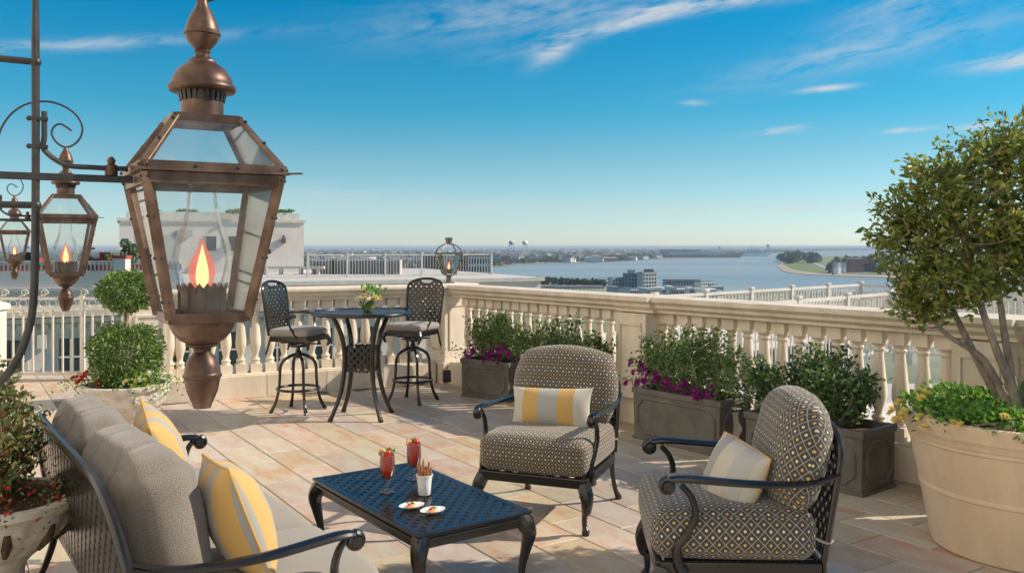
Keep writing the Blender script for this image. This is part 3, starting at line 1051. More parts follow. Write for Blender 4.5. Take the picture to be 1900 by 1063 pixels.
sheet("peninsula_land", [tuple(g(*p))[:2] for p in pen], GZ + 0.6, M["sand"], "sandy river point jutting into the water at right", "peninsula")
pen_g = [(1452, 489.5), (1466, 482), (1500, 476.5), (1560, 475), (1700, 474), (3000, 475), (3000, 514), (1700, 512), (1640, 510.5), (1560, 508), (1500, 504.5), (1470, 499)]
sheet("point_lawn", [tuple(g(*p))[:2] for p in pen_g], GZ + 1.1, M["grass"], "green levee lawn on the river point", "lawn")
sheet("levee_path", [tuple(g(*p))[:2] for p in [(1508, 489), (1514, 488), (1538, 499), (1556, 504.5), (1640, 507.5), (1760, 509), (1760, 511), (1640, 509.5), (1548, 506.5), (1530, 500)]], GZ + 1.6, M["path"], "pale path crossing the levee lawn", "path")
sheet("far_beach", [tuple(g(*p))[:2] for p in [(908, 496.5), (960, 490.6), (1060, 488.2), (1110, 486.7), (1108, 484.5), (1060, 486), (960, 487.5), (912, 491)]], GZ + 1.0, M["sand"], "pale sand strip along the far bank", "beach")


def blob(n, seed):
    """uneven tree crown of many leaf clump faces, unit size"""
    r_ = np.random.RandomState(seed)
    P, D = [], []
    for i in range(n):
        d = r_.normal(size=3)
        d /= np.linalg.norm(d)
        rr = r_.uniform(.45, 1.0) * (0.85 + .3 * math.sin(d[0] * 3 + seed) * math.cos(d[1] * 4))
        P.append(d * rr * np.array([.5, .5, .42]) + np.array([0, 0, .55]))
        D.append(d + r_.normal(size=3) * .7)
    return P, D


def crown_mesh(seed, n=110):
    P, D = blob(n, seed)
    o = leaves("crown", P, D, .34, .30, M["fartree"], None)
    me = o.data
    bpy.data.objects.remove(o)
    return me


CROWNS = [crown_mesh(s) for s in (1, 2, 3)]
trunk_me = MB().tube([(0, 0, 0), (0.01, 0, .22), (0, .01, .5)], [.035, .03, .015], 6).mesh("trunk", M["bark"])


def far_tree(p, h, w, label, group):
    t = thing("tree", label, "tree", p, rnd.uniform(0, 6), group)
    t.scale = (w, w, h)
    link("trunk", trunk_me, t)
    stuff(link("crown", rnd.choice(CROWNS), t))
    return t


for px in range(1000, 1126, 9):
    far_tree(G(px + rnd.uniform(-3, 3), 526.5 + (px - 1000) * .045 + rnd.uniform(-.5, .8), GZ + .6), rnd.uniform(7, 9.5), rnd.uniform(8, 12), "dark green tree on the near river edge left of the white blocks", "trees along the near river edge")
for i in range(26):
    px = rnd.uniform(1455, 1515)
    far_tree(G(px, 480 + rnd.uniform(0, 9) - (px - 1480) * .03, GZ + 1.1), rnd.uniform(20, 30), rnd.uniform(24, 36), "bushy tree in the grove at the tip of the river point", "trees at the tip of the river point")
for i in range(34):
    px = rnd.uniform(1545, 1680)
    far_tree(G(px, rnd.uniform(482, 506), GZ + 1.1), rnd.uniform(15, 23), rnd.uniform(16, 25), "round tree between the houses on the river point", "trees among the houses on the river point")

# forest and town of the far bank: past counting
P, D, Ls = [], [], []
for i in range(15000):
    px = nrs.uniform(-200, 2000)
    base = np.interp(px, [s[0] for s in shore], [s[1] for s in shore]) - 1.6
    py = 457.9 + (min(base, 500) - 457.9) * nrs.uniform() ** 1.15
    y = F * (CAMH - GZ) / (py - HZ)
    hgt = nrs.uniform(8, 17)
    q = np.array([(px - CX) / F * y, y, GZ + .6])
    for k in range(3 if py < 470 else 5):
        P.append(q + np.array([nrs.normal() * 8, nrs.normal() * 8, nrs.uniform(-1, .6) * hgt * .3]))
        D.append((nrs.normal() * .8, nrs.normal() * .4, 1))
        Ls.append(hgt)
Ls = np.array(Ls)
tag(stuff(leaves("far_forest", P, D, Ls * .8, Ls * 1.1, M["fartree"], None)), "dark tree cover of the far bank fading to blue", "forest")

house = MB().box((0, 0, .35), (1, 1, .7))
house_me = []
for mm in (M["paleb"], M["brickb"], M["greyb"]):
    h = MB().box((0, 0, .35), (1, 1, .7))
    h.extrude([(-.55, 0), (.55, 0), (0, .35)], (0, -.52, .7), (1, 0, 0), (0, 0, 1), (0, 1.04, 0))
    me = h.mesh("far_house", mm, 0)
    me.materials.append(M["roofd"])
    for p in me.polygons[6:]:
        p.material_index = 1
    house_me.append(me)
n_h = 0
while n_h < 280:
    px = rnd.uniform(570, 1230)
    py = rnd.uniform(465, 494) if px < 905 else rnd.uniform(465, 487)
    base = np.interp(px, [s[0] for s in shore], [s[1] for s in shore]) - 1.5
    if py > base:
        continue
    p = G(px, py, GZ + .6)
    o = link("house", house_me[rnd.choice((0, 0, 0, 0, 1, 2))], None)
    o.location = p
    o.rotation_euler = (0, 0, rnd.uniform(0, 3))
    w = rnd.uniform(14, 40)
    o.scale = (w, w * rnd.uniform(.6, 1.6), rnd.uniform(12, 22))
    tag(o, "small pitched roof house among trees on the far bank", "house", "houses of the far bank town")
    n_h += 1


def block(name, label, px0, px1, py_top, y, m, base_z=GZ + .6, depth=None, roof=None, rows=0, cols=0, rz=0.0, group=None, cat="building", extra=None):
    """a far building with its own windows; y is its distance"""
    x0, x1 = (px0 - CX) / F * y, (px1 - CX) / F * y
    zt = ZA(py_top, y)
    w, h = x1 - x0, zt - base_z
    d = depth or w * .6
    t = thing(name, label, cat, ((x0 + x1) / 2, y, base_z), rz, group)
    MB().box((0, d / 2, h / 2), (w, d, h)).build("wall", m, t, 0)
    MB().box((0, d / 2, h + .3), (w * 1.02, d * 1.02, .6)).build("roof", roof or M["roofd"], t, 0)
    if rows:
        ww, wh = w / cols * .45, min(h / rows * .5, 2.2)
        win = MB().box((0, 0, 0), (ww, .3, wh)).mesh("window", M["darkwin"], 0)
        top_h = min(h, rows * 3.6)
        for r_ in range(rows):
            for c_ in range(cols):
                o = link("window", win, t)
                o.location = (-w / 2 + w * (c_ + .5) / cols, -.1, h - top_h * (r_ + .6) / rows)
    return t


block("apartment_block", "tall white apartment block by the near shore", 1190, 1222, 506, 850, M["paleb"], rows=5, cols=5, rz=R(28))
block("apartment_block", "blue grey apartment block left of the tall white block", 1158, 1190, 508, 862, M["greyb"], rows=5, cols=5)
block("apartment_block", "low pale wing at the left end of the white blocks", 1134, 1160, 516, 868, M["paleb"], rows=4, cols=4, rz=R(28))
block("roof_house", "small white penthouse on the blue grey block", 1165, 1178, 502, 868, M["paleb"], base_z=ZA(509, 868), cat="penthouse")
block("roof_house", "small brown penthouse on the tall white block", 1196, 1213, 500.5, 856, M["brickb"], base_z=ZA(507, 856), cat="penthouse")
block("warehouse", "long grey warehouse right of the white blocks", 1236, 1300, 520, 900, M["greyb"], rows=2, cols=12)
block("office_building", "white low office with blue awning roof", 1297, 1328, 523, 870, M["paleb"], rows=3, cols=6, rz=R(28))
block("boat_shed", "boat shed under a bright blue roof", 1316, 1334, 529, 850, M["paleb"], roof=M["blueroof"], cat="shed")
block("warehouse", "low white warehouse below the near shore trees", 1010, 1122, 533, 950, M["paleb"], rows=1, cols=16)
block("warehouse", "pale flat roofed store right of the boat shed", 1226, 1298, 533, 840, M["paleb"], rows=1, cols=10, rz=R(20), depth=14)
block("office_building", "square grey office behind the far beach", 912, 928, 473, 2150, M["greyb"], rows=4, cols=5)
block("office_building", "pink office beside the grey one behind the far beach", 930, 947, 475, 2180, M["brickb"], rows=4, cols=5)
block("wharf_shed", "long dark wharf shed on the far bank", 1228, 1268, 463.5, 3700, M["greyb"], cat="shed")
block("wharf_shed", "second dark wharf shed beside the moored ship", 1271, 1300, 463.5, 3700, M["greyb"], cat="shed")
block("brick_hall", "red brick hall with white roof on the river point", 1574, 1602, 480, 1520, M["brickb"], roof=M["paleb"], rows=4, cols=6)
block("brick_hall", "second red brick hall behind the tree at right", 1606, 1622, 481, 1540, M["brickb"], rows=4, cols=4)
TH = ["grey town house nearest the levee path on the river point", "pale town house second from the levee path", "grey town house just left of the red brick halls", "pale town house right of the red brick halls",
      "grey town house among the trees right of the brick halls", "pale town house behind the tree crown's left edge", "grey town house farthest right on the river point"]
for i, px in enumerate((1546, 1554, 1563, 1630, 1644, 1660, 1680)):
    block("town_house", TH[i], px, px + rnd.uniform(7, 11), 484 + rnd.uniform(-2, 5), 1400 + rnd.uniform(0, 200), M["paleb"] if i % 2 else M["greyb"], rows=2, cols=2, group="town houses on the river point", cat="house", rz=R(25))
block("rooftop_block", "pinkish mid distance building behind the deck railing", 782, 905, 477.5, 420, M["brickb"], rows=6, cols=16)
block("rooftop_block", "pale tall building right of the pinkish one", 868, 911, 476, 400, M["paleb"], rows=7, cols=8)
block("barge_shed", "blue roofed shed at the water on the far bank", 1088, 1113, 478.5, 2500, M["paleb"], roof=M["blueroof"], cat="shed")

for i in range(22):
    px = rnd.uniform(1128, 1330)
    block("low_rooftop", "small low rooftop between the white river blocks and the balustrade", px, px + rnd.uniform(9, 22), rnd.uniform(532, 541), rnd.uniform(640, 800), rnd.choice((M["paleb"], M["paleb"], M["greyb"])), roof=rnd.choice((M["paleb"], M["roofd"], M["paleb"])), rows=1, cols=4, group="low rooftops before the river", rz=R(rnd.choice((0, 28))), depth=16)

# moored ship, white cruise ship
t = thing("cargo_ship", "long rusty cargo ship moored at the far wharf", "ship", G(1302, 478.2, GZ))
MB().extrude([(-165, 0), (155, 0), (172, 14), (-168, 12)], (0, 0, 0), (1, 0, 0), (0, 0, 1), (0, 26, 0)).build("hull", M["hull"], t, 0)
MB().box((-20, 13, 18), (230, 22, 10)).build("deck_cargo", M["paleb"], t, 0)
MB().box((60, 13, 24), (40, 20, 24)).build("superstructure", M["paleb"], t, 0)
MB().tube([(75, 13, 30), (75, 13, 46)], 3, 6).build("funnel", M["hull"], t)
t = thing("cruise_ship", "white ship moored right of the cargo ship", "ship", G(1400, 475.6, GZ))
MB().extrude([(-60, 0), (60, 0), (80, 16), (-64, 10)], (0, 0, 0), (1, 0, 0), (0, 0, 1), (0, 20, 0)).build("hull", M["paleb"], t, 0)
MB().box((0, 10, 18), (90, 16, 12)).box((0, 10, 27), (60, 14, 7)).build("superstructure", M["paleb"], t, 0)
MB().tube([(-10, 10, 30), (-10, 10, 44)], 3, 6).build("funnel", M["greyb"], t)


def water_tower(px, y, py_top, m, label, group=None):
    zt = ZA(py_top, y)
    h = zt - GZ
    t = thing("water_tower", label, "water tower", A(px, y, GZ), 0, group)
    rr = h * .14
    MB().sphere((0, 0, h - rr), rr, 12, 8, (1, 1, .8)).build("tank", m, t)
    for k in range(5):
        a = k * 2 * PI / 5
        MB().tube([(rr * 1.1 * math.cos(a), rr * 1.1 * math.sin(a), 0), (rr * .8 * math.cos(a), rr * .8 * math.sin(a), h - rr)], h * .018, 5).build("leg", m, t)


water_tower(949, 3000, 445.5, M["paleb"], "pale water tower, the one nearer the pier lantern")
water_tower(974, 3000, 445.5, M["paleb"], "pale water tower, the one farther from the pier lantern")
water_tower(1425, 5200, 453, M["blueroof"], "blue water tower on the horizon beyond the ships")

# ------------------------------------------------------------------ neighbouring roof with penthouse (left, far)
NY = 40.0
xl, xr = -30.0, (1003 - CX) / F * NY
nb = thing("neighbour_building", "pale neighbouring building with cornice and windows below its roof deck", "building", (xr - math.cos(R(24)) * (xr - xl) / 2, NY - math.sin(R(24)) * (xr - xl) / 2, GZ + .6), R(24))
bw = xr - xl
hb = 0.12 - (GZ + .6)
MB().box((0, 9, hb / 2), (bw, 18, hb)).build("wall", M["stucco"], nb, 0)
MB().box((0, 9, hb + .08), (bw + .3, 18.3, .16)).build("parapet", M["white"], nb, 0)
zr = lambda z: z - (GZ + .6)
MB().box((0, -.2, zr(-.75)), (bw + .3, .5, .22)).box((0, -.12, zr(-1.0)), (bw + .1, .3, .18)).build("cornice", M["white"], nb, 0)
dent = MB().box((0, 0, 0), (.22, .22, .2)).mesh("dentil", M["white"], 0)
for i in range(80):
    o = link("dentil", dent, nb)
    o.location = (-bw / 2 + .3 + i * bw / 80, -.14, zr(-1.22))
MB().box((0, -.18, zr(-3.75)), (bw + .2, .4, .3)).build("string_course", M["white"], nb, 0)
wf = MB().box((0, 0, 0), (.95, .12, 1.55)).mesh("window", M["white"], 0)
wp = MB().box((0, -.04, 0), (.75, .12, 1.35)).mesh("pane", M["darkwin"], 0)
wb = MB().box((0, -.11, 0), (.06, .06, 1.35)).box((0, -.11, 0), (.75, .06, .06)).mesh("glazing_bar", M["white"], 0)
for r_, zz in enumerate((-2.35, -5.3, -8.5)):
    for i in range(17):
        o = link("window", wf, nb)
        o.location = (-bw / 2 + 1.0 + i * 1.85, -.02, zr(zz))
        link("pane", wp, o)
        link("glazing_bar", wb, o)
for i in range(16):
    o = link("wall_bracket", MB().box((0, -.12, 0), (.3, .3, .5)).mesh("wall_bracket", M["white"], 0) if i == 0 else br_me, nb)
    br_me = o.data
    o.location = (-bw / 2 + 1.92 + i * 1.85, 0, zr(-1.75))

# penthouse on it
PY = 45.0
s45 = PY / F
PA = R(24)
pw = 9.2
ph = thing("penthouse", "plain grey white penthouse block on the neighbouring roof", "penthouse", (-19.77 + math.cos(PA) * pw / 2, 44.0 + math.sin(PA) * pw / 2, .28), PA)
z = lambda py: ZA(py, PY) - .28
MB().box((0, 3, z(410) / 2), (pw, 6, z(410))).build("wall", M["stucco"], ph, 0)
MB().box((0, 3, z(408)), (pw + .2, 6.2, .14)).build("cornice", M["white"], ph, 0)
MB().box((.1, 3.2, (z(407) + z(393)) / 2 + .03), (pw - .5, 5.2, z(393) - z(407))).build("roof_parapet", M["white"], ph, 0)
MB().box((-1.5, -.06, z(432)), (.75, .16, .32)).build("vent", M["stucco2"], ph, 0)
MB().box((-2.4, -.03, z(470)), (1.0, .1, 1.9)).build("door", M["stucco2"], ph, 0)
MB().box((3.5, -.12, z(446)), (.18, .2, .3)).lathe([(.05, .18), (.1, .22), (.02, .3)], 8, (3.5, -.14, z(446))).build("wall_lamp", M["verdigris"], ph, 0)
MB().tube([(2.0, -.08, 0), (2.0, -.08, z(412))], .05, 8).build("downpipe", M["stucco2"], ph)
MB().tube([(-3.4, -.08, 0), (-3.4, -.08, z(412))], .05, 8).build("downpipe", M["stucco2"], ph)
for wx in (-.2, .9):
    wo_ = MB().box((wx, -.02, z(452)), (.62, .1, .9)).build("window", M["white"], ph, 0)
    MB().box((wx, -.05, z(452)), (.48, .1, .76)).build("pane", M["darkwin"], wo_, 0)
MB().box((1.6, 1.5, z(388)), (.9, .7, .3)).build("roof_duct", M["stucco2"], ph, 0)
MB().tube([(3.2, 1, z(394)), (3.2, 1, z(380))], .02, 6).build("aerial", M["verdigris"], ph)
roofplants = [(240, 290), (325, 360), (418, 450), (505, 540)]
for i, (a, b) in enumerate(roofplants):
    Pn, Dn = [], []
    for k in range(160):
        Pn.append((nrs.uniform(a, b), 0, 0))
    Pn = [((p[0] - CX) * s45 * 1.02, PY + 1 + nrs.uniform(0, .6), ZA(394, PY) + abs(nrs.normal()) * .06) for p in Pn]
    Dn = nrs.normal(size=(160, 3)) + np.array([0, 0, 1.2])
    tag(leaves("roof_hedge", Pn, Dn, .16, .1, M["shrub"]), ["low hedge at the left end of the penthouse roof", "low hedge left of the lantern chimney on the penthouse roof", "low hedge seen through the lantern glass on the penthouse roof", "low hedge at the right end of the penthouse roof"][i], "hedge")


def railing(name, label, p0, p1, z0, h, m, pitch=0.12, postpitch=1.8, bar=0.018, group=None, rails=(0.06, 1.0), pattern=False, cat="railing"):
    p0, p1 = Vector(p0), Vector(p1)
    d = p1 - p0
    ln = d.length
    ang = math.atan2(d.y, d.x)
    t = thing(name, label, cat, (p0.x, p0.y, z0), ang, group)
    for k, r_ in enumerate(rails):
        MB().box((ln / 2, 0, h * r_), (ln, .05, .05)).build("rail", m, t, 0)
    pk = MB().box((0, 0, h * (rails[0] + rails[-1]) / 2), (bar, bar, h * (rails[-1] - rails[0]))).mesh("picket", m, 0)
    for i in range(int(ln / pitch)):
        link("picket", pk, t).location = (pitch * (i + .5), 0, 0)
    ps = MB().box((0, 0, h * .52), (.08, .08, h * 1.04)).box((0, 0, h * 1.06), (.11, .11, .04)).mesh("post", m, 0)
    n = max(1, round(ln / postpitch))
    for i in range(n + 1):
        link("post", ps, t).location = (ln * i / n, 0, 0)
    if pattern:
        rp = MB().tube([(.05 * math.cos(a), 0, .05 * math.sin(a)) for a in [k * PI / 5 for k in range(10)]], .008, 5, True).mesh("ring", m)
        for i in range(int(ln / .24)):
            link("ring", rp, t).location = (.24 * (i + .5), 0, h * (rails[-1] + rails[-2]) / 2)
    return t


dz0 = ZA(519, 45)
railing("deck_railing", "white picket railing along the neighbouring roof deck", Vector((-10.88, 38.8, 0)), Vector((-1.01, 43.2, 0)), .28, 1.02, M["white"], pitch=.14, postpitch=1.75)
MB_ = MB().box((0, 0, .35), (3.4, .5, .12))
for x_ in (-1.4, -.5, .5, 1.4):
    MB_.box((x_, 0, .15), (.12, .4, .3))
tag(MB_.build("deck_bench", M["white"], None, 0, loc=A(540, 44.2, .28)), "white bench before the penthouse wall", "bench")
for i, (px, w_, h_, lab) in enumerate([(650, 2.0, .72, "grey louvred air unit behind the deck railing, at the left"), (715, 1.5, .72, "grey louvred air unit behind the deck railing, in the middle"), (600, 1.2, .7, "grey louvred air unit behind the deck railing, next to the bench")]):
    t = thing("air_unit", lab, "air conditioner", A(px, 44.4, .28))
    MB().box((0, .4, h_ / 2), (w_, .8, h_)).build("casing", M["stucco2"], t, 0)
    lv = MB().box((0, 0, 0), (.05, .03, h_ * .85)).mesh("louvre", M["verdigris"], 0)
    for k in range(int(w_ / .11)):
        link("louvre", lv, t).location = (-w_ / 2 + .09 + k * .11, -.015, h_ / 2)

# far left terrace with red tiles
TY = 30.0
st = F / TY
lt = thing("roof_terrace_wall", "white terrace wall with pierced parapet and red tile band", "wall", A(110, TY, 0), R(14))
hw = 420 / st / 2
zz = lambda py: ZA(py, TY)
MB().box((0, .2, (zz(503) + zz(566)) / 2), (hw * 2, .4, zz(503) - zz(566))).build("wall", M["stucco"], lt, 0)
MB().box((0, .15, zz(537)), (hw * 2, .6, .1)).build("ledge", M["white"], lt, 0)
MB().box((0, .5, zz(498)), (hw * 2, .14, .28)).build("tile_band", M["redtile"], lt, 0)
MB().box((0, .1, zz(485.5)), (hw * 2, .16, .05)).build("top_rail", M["white"], lt, 0)
MB().box((0, .1, zz(490.5)), (hw * 2, .1, .035)).build("rail", M["white"], lt, 0)
pk = MB().box((0, .1, (zz(485) + zz(503)) / 2), (.05, .07, zz(485) - zz(503))).mesh("spindle", M["white"], 0)
for i in range(60):
    link("spindle", pk, lt).location = (-hw + .07 + i * hw * 2 / 60, 0, 0)
t = thing("terrace_pier", "white block pier with red cap on the far terrace", "pier", A(226, TY - .3, zz(503)))
h_ = zz(478) - zz(503)
MB().box((0, 0, h_ / 2), (.42, .42, h_)).build("shaft", M["white"], t, 0)
MB().box((0, 0, h_ + .03), (.5, .5, .1)).build("cap", M["redtile"], t, 0)


def ball_leaves(n, r, c=(0, 0, 0), sq=(1, 1, 1), deep=.55, cube=0.0):
    P, D = [], []
    for i in range(n):
        d = nrs.normal(size=3)
        d /= np.linalg.norm(d)
        if cube:
            d = d / (np.sum(np.abs(d) ** cube) ** (1 / cube))
        rr = r * (deep + (1 - deep) * nrs.uniform() ** .5) * (1 + .06 * math.sin(7 * d[0] + 5 * d[2]) + .04 * nrs.normal())
        P.append(d * rr * np.array(sq) + np.array(c))
        D.append(d * .8 + nrs.normal(size=3) * .7)
    return P, D


for i, (px, py, kind) in enumerate([(232, 452, 0), (247, 468, 1)]):
    t = thing("topiary", ["black green ball topiary on the far terrace", "upright clipped shrub beside the ball topiary on the far terrace"][i], "topiary", A(px, TY + .6, zz(486)))
    MB().tube([(0, 0, 0), (0, 0, .6)], .03, 6).build("stem", M["bark"], t)
    if kind == 0:
        P, D = ball_leaves(260, .15, (0, 0, .63))
        P2, D2 = ball_leaves(260, .15, (0, 0, .28))
    else:
        P, D = ball_leaves(350, .18, (0, 0, .42), (1, 1, 1.1))
        P2, D2 = ball_leaves(200, .16, (0, 0, .12))
    stuff(leaves("foliage", P + P2, D + D2, .07, .05, M["holly"], t))
for i, (px, py, w_, m_, lab) in enumerate([(68, 473, .34, M["redcloth"], "red cafe chair with white top on the far terrace"), (192, 478, .4, M["redcloth"], "red cushion seat near the pier on the far terrace"), (205, 475, .5, M["olive"], "olive green planter shrub left of the terrace pier"), (166, 474, .6, M["darkcloth"], "dark folded parasol lying over the far terrace table"), (50, 477, .7, M["darkcloth"], "dark long bench at the left of the far terrace")]):
    zt = zz(py)
    t = thing(["cafe_chair", "cushion_seat", "planter_shrub", "folded_parasol", "terrace_bench"][i], lab, ["chair", "seat", "shrub", "parasol", "bench"][i], A(px, TY + .9, zz(487)))
    if i == 2:
        P, D = ball_leaves(300, .2, (0, 0, .12), (1.2, 1, .7))
        stuff(leaves("foliage", P, D, .08, .05, M["shrub"], t))
    elif i == 3:
        MB().tube([(-.3, 0, .28), (0, 0, .14), (.35, 0, .0)], [.03, .11, .05], 8).build("canopy", m_, t)
        MB().tube([(-.3, 0, .28), (-.4, 0, .33)], .015, 6).build("pole", M["white"], t)
    else:
        MB().box((0, 0, .1), (w_, .3, .08)).build("seat", m_, t, 0)
        MB().box((0, .14, .24), (w_, .05, .2)).build("backrest", M["white"] if i == 0 else m_, t, 0)
        for sx in (-1, 1):
            MB().box((sx * w_ * .42, 0, .03), (.04, .28, .06)).build("leg", M["darkwin"], t, 0)

# ------------------------------------------------------------------ the building wall behind the lanterns (out of view at left)
wdir = Vector((-.515, .857, 0))
wnrm = Vector((.857, .515, 0))
wp0 = Vector((-1.60, 1.58, 0))
mid = wp0 + wdir * 2.5 - wnrm * .15
tag(MB().box((0, 0, 5.0), (24, .3, 11.0)).build("building_wall", M["palewall"], None, 0, loc=(mid.x, mid.y, -.5), rotz=math.atan2(wdir.y, wdir.x)), "cream building wall carrying the lantern brackets", "wall")

# ------------------------------------------------------------------ terrace floor with separate tiles
BC = Vector((-0.857, 10.92, 0))            # corner of the two balustrades
DR = Vector((.6247, -.781, 0)).normalized()  # along the right balustrade, towards the camera
DL = Vector((-.886, -.464, 0)).normalized()  # along the left balustrade
NR = Vector((DR.y, -DR.x, 0))               # inwards (towards the viewer)
if NR.y > 0:
    NR = -NR
NL = Vector((-DL.y, DL.x, 0))
if NL.y > 0:
    NL = -NL
OUT = .42
bcorn = BC - NR * OUT - NL * OUT * .9
fl_poly = [(-9.0, 12.0), (-4.6, 12.0), (-4.6, 9.6), tuple((BC + DL * 3.2 - NL * OUT))[:2], tuple(bcorn)[:2], tuple(BC + DR * 13 - NR * OUT)[:2], (8, -3), (-9, -3)]
floor_o = sheet("terrace_floor", fl_poly, -0.006, M["grout"], "sunlit sandstone tile terrace floor in running bond", "floor")
# give the slab its thickness
MB().box((-1.5, 5, -.45), (14, 13, .6)).build("slab", M["stucco"], floor_o, 0)
floor_o.children[0].location = (0, 0, -.2)
ta = Vector((.542, -.84, 0)).normalized()   # long side of the tiles
tb = Vector((.84, .542, 0)).normalized()
TW, TL, GAP = .306, .612, .0065
tang = math.atan2(ta.y, ta.x)


def tile_mb(w, l):
    mb = MB()
    ch = .004
    a = [(-l / 2, -w / 2), (l / 2, -w / 2), (l / 2, w / 2), (-l / 2, w / 2)]
    b = [(x - math.copysign(ch, x), y - math.copysign(ch, y)) for x, y in a]
    mb.add([(x, y, -.02) for x, y in a] + [(x, y, -.0035) for x, y in a] + [(x, y, 0) for x, y in b],
           [(8, 9, 10, 11)] + [(i, (i + 1) % 4, 4 + (i + 1) % 4, 4 + i) for i in range(4)] + [(4 + i, 4 + (i + 1) % 4, 8 + (i + 1) % 4, 8 + i) for i in range(4)])
    return mb


tile_me = tile_mb(TW - GAP, TL - GAP).mesh("paving_tile", M["tile"], 0)


def on_floor(x, y):
    p = Vector((x, y, 0))
    if x > -4.3 or y < 9.6:
        if (p - BC).dot(NL) < -.05 and (p - BC).dot(DL) < 4.2:
            return False
    if (p - BC).dot(NR) < -.05:
        return False
    if (p - wp0).dot(wnrm) < -.1:
        return False
    return y < 11.6 and y > .5


cells = []
for i in range(-40, 60):
    for j in range(-60, 60):
        b_ = 1.886 + TW * i + TW / 2
        a_ = TL * (j + (0.5 if i % 2 else 0.0)) + .21
        p = tb * b_ + ta * a_
        if not on_floor(p.x, p.y):
            continue
        px = CX + F * p.x / p.y
        py = HZ + F * CAMH / p.y
        vis = -60 < px < 1960 and py < 1120
        cells.append((0 if vis else 1, p.y, p))
cells.sort(key=lambda c: (c[0], c[1]))
rest = MB()
for k, (nv, yy, p) in enumerate(cells):
    if k < 300 and not nv:
        o = link("paving_tile", tile_me, floor_o)
        o.location = (p.x, p.y, rnd.uniform(-.0008, .0008))
        o.rotation_euler = (rnd.uniform(-.001, .001), rnd.uniform(-.001, .001), tang)
    else:
        mb = tile_mb(TW - GAP, TL - GAP)
        co, si = math.cos(tang), math.sin(tang)
        zq = rnd.uniform(-.001, .001)
        rest.add([(p.x + v[0] * co - v[1] * si, p.y + v[0] * si + v[1] * co, v[2] + zq) for v in mb.v], mb.f)
stuff(rest.build("tile_field", M["tile"], floor_o, 0))

# ------------------------------------------------------------------ balustrades
bal_prof = [(.050, .36), (.050, .375), (.040, .385), (.052, .40), (.052, .412), (.034, .43), (.031, .45), (.036, .475), (.050, .52), (.060, .565), (.062, .60),
            (.059, .65), (.052, .72), (.045, .79), (.039, .85), (.036, .895), (.036, .905), (.046, .915), (.046, .93), (.038, .937), (.042, .95), (.055, .965), (.055, .972)]
bal = MB().lathe(bal_prof, 16)
bal.box((0, 0, .31), (.125, .125, .10))
bal.box((0, 0, 1.02), (.122, .122, .10))
bal_me = bal.mesh("baluster", M["stone"], 40)
half = MB().lathe(bal_prof, 16).box((0, 0, .31), (.125, .125, .1)).box((0, 0, 1.02), (.122, .122, .1)).mesh("baluster", M["stone"], 40)


def balustrade(name, label, start, d, nin, L, piers, bays):
    """local frame: x along, +y outwards; z up"""
    ang = math.atan2(d.y, d.x)
    t = thing(name, label, "balustrade", start, ang)
    # which local y is outwards
    ly = Vector((-math.sin(ang), math.cos(ang), 0))
    so = -1.0 if ly.dot(nin) > 0 else 1.0
    # plinth blocks
    x = 0.0
    k = 0
    while x < L - .05:
        w = min(.69, L - x)
        o = MB().box((x + w / 2, so * .18, .1225), (w - .006, .36, .245)).build("plinth_block", M["stone"], t, 0, bevel=.004)
        x += w
        k += 1
    prof = [(-.015, .245), (-.03, .255), (-.03, .268), (-.01, .262 + .006), (.35, .262 + .006), (.35, .245)]
    # base moulding and rail are swept along x
    def sweep(nm, prof, x0, x1):
        mb = MB()
        mb.extrude([(p[0] * so, p[1]) for p in prof], (x0, 0, 0), (0, 1, 0), (0, 0, 1), (x1 - x0, 0, 0))
        return mb.build(nm, M["stone"], t, 30)
    sweep("base_course", [(.03, .245), (.03, .262), (.33, .262), (.33, .245)], 0, L)
    rail = [(.075, 1.068), (.06, 1.075), (.06, 1.10), (.035, 1.11), (.02, 1.125), (.015, 1.15), (-.005, 1.165), (-.022, 1.18), (-.022, 1.205), (-.01, 1.22),
            (.36, 1.22), (.372, 1.205), (.372, 1.18), (.355, 1.165), (.335, 1.15), (.33, 1.125), (.315, 1.11), (.29, 1.10), (.29, 1.075), (.275, 1.068)]
    sweep("handrail", rail, -.25 if name.endswith("x") else 0.0, L)
    for (x0, x1) in piers:
        xc, w = (x0 + x1) / 2, x1 - x0
        p = MB().box((xc, so * .155, .66), (w, .41, .80))
        p.box((xc, so * .155, .30), (w + .05, .46, .09))
        o = p.build("pier", M["stone"], t, 0, bevel=.006)
        fr = MB()
        yf = so * (.155 - .205 - .006)
        for (cx, cz, sx, sz) in ((xc, .44, w * .72, .03), (xc, .96, w * .72, .03), (xc - w * .345, .70, .03, .49), (xc + w * .345, .70, .03, .49)):
            fr.box((cx, yf, cz), (sx, .018, sz))
        fr.build("panel_moulding", M["stone"], o, 0, bevel=.004)
        rc = [(p_[0] - .055 if p_[0] < .17 else p_[0] + .055, p_[1] + (0.003 if p_[1] > 1.1 else -.003)) for p_ in rail]
        mb = MB().extrude([(q[0] * so, q[1]) for q in rc], (x0 - .04, 0, 0), (0, 1, 0), (0, 0, 1), (w + .08, 0, 0))
        mb.build("pier_cap", M["stone"], o, 30)
        # half balusters engaged to both sides
        for xx in (x0 - .02, x1 + .02):
            link("engaged_baluster", half, t).location = (xx, so * .175, 0)
    for (x0, x1) in bays:
        n = max(1, round((x1 - x0) / .166))
        for i in range(n):
            link("baluster", bal_me, t).location = (x0 + (x1 - x0) * (i + .5) / n, so * .175, 0)
    return t


balustrade("balustrade", "cream stone balustrade behind the bar table", BC + DL * .1, DL, NL, 3.50, [(3.1, 3.5)], [(.12, 3.06)])
balustrade("balustrade", "long cream stone balustrade behind the grey planters", BC + DR * .1, DR, NR, 9.0, [(2.95, 3.34), (6.16, 6.52)], [(.12, 2.90), (3.39, 6.11), (6.57, 8.9)])
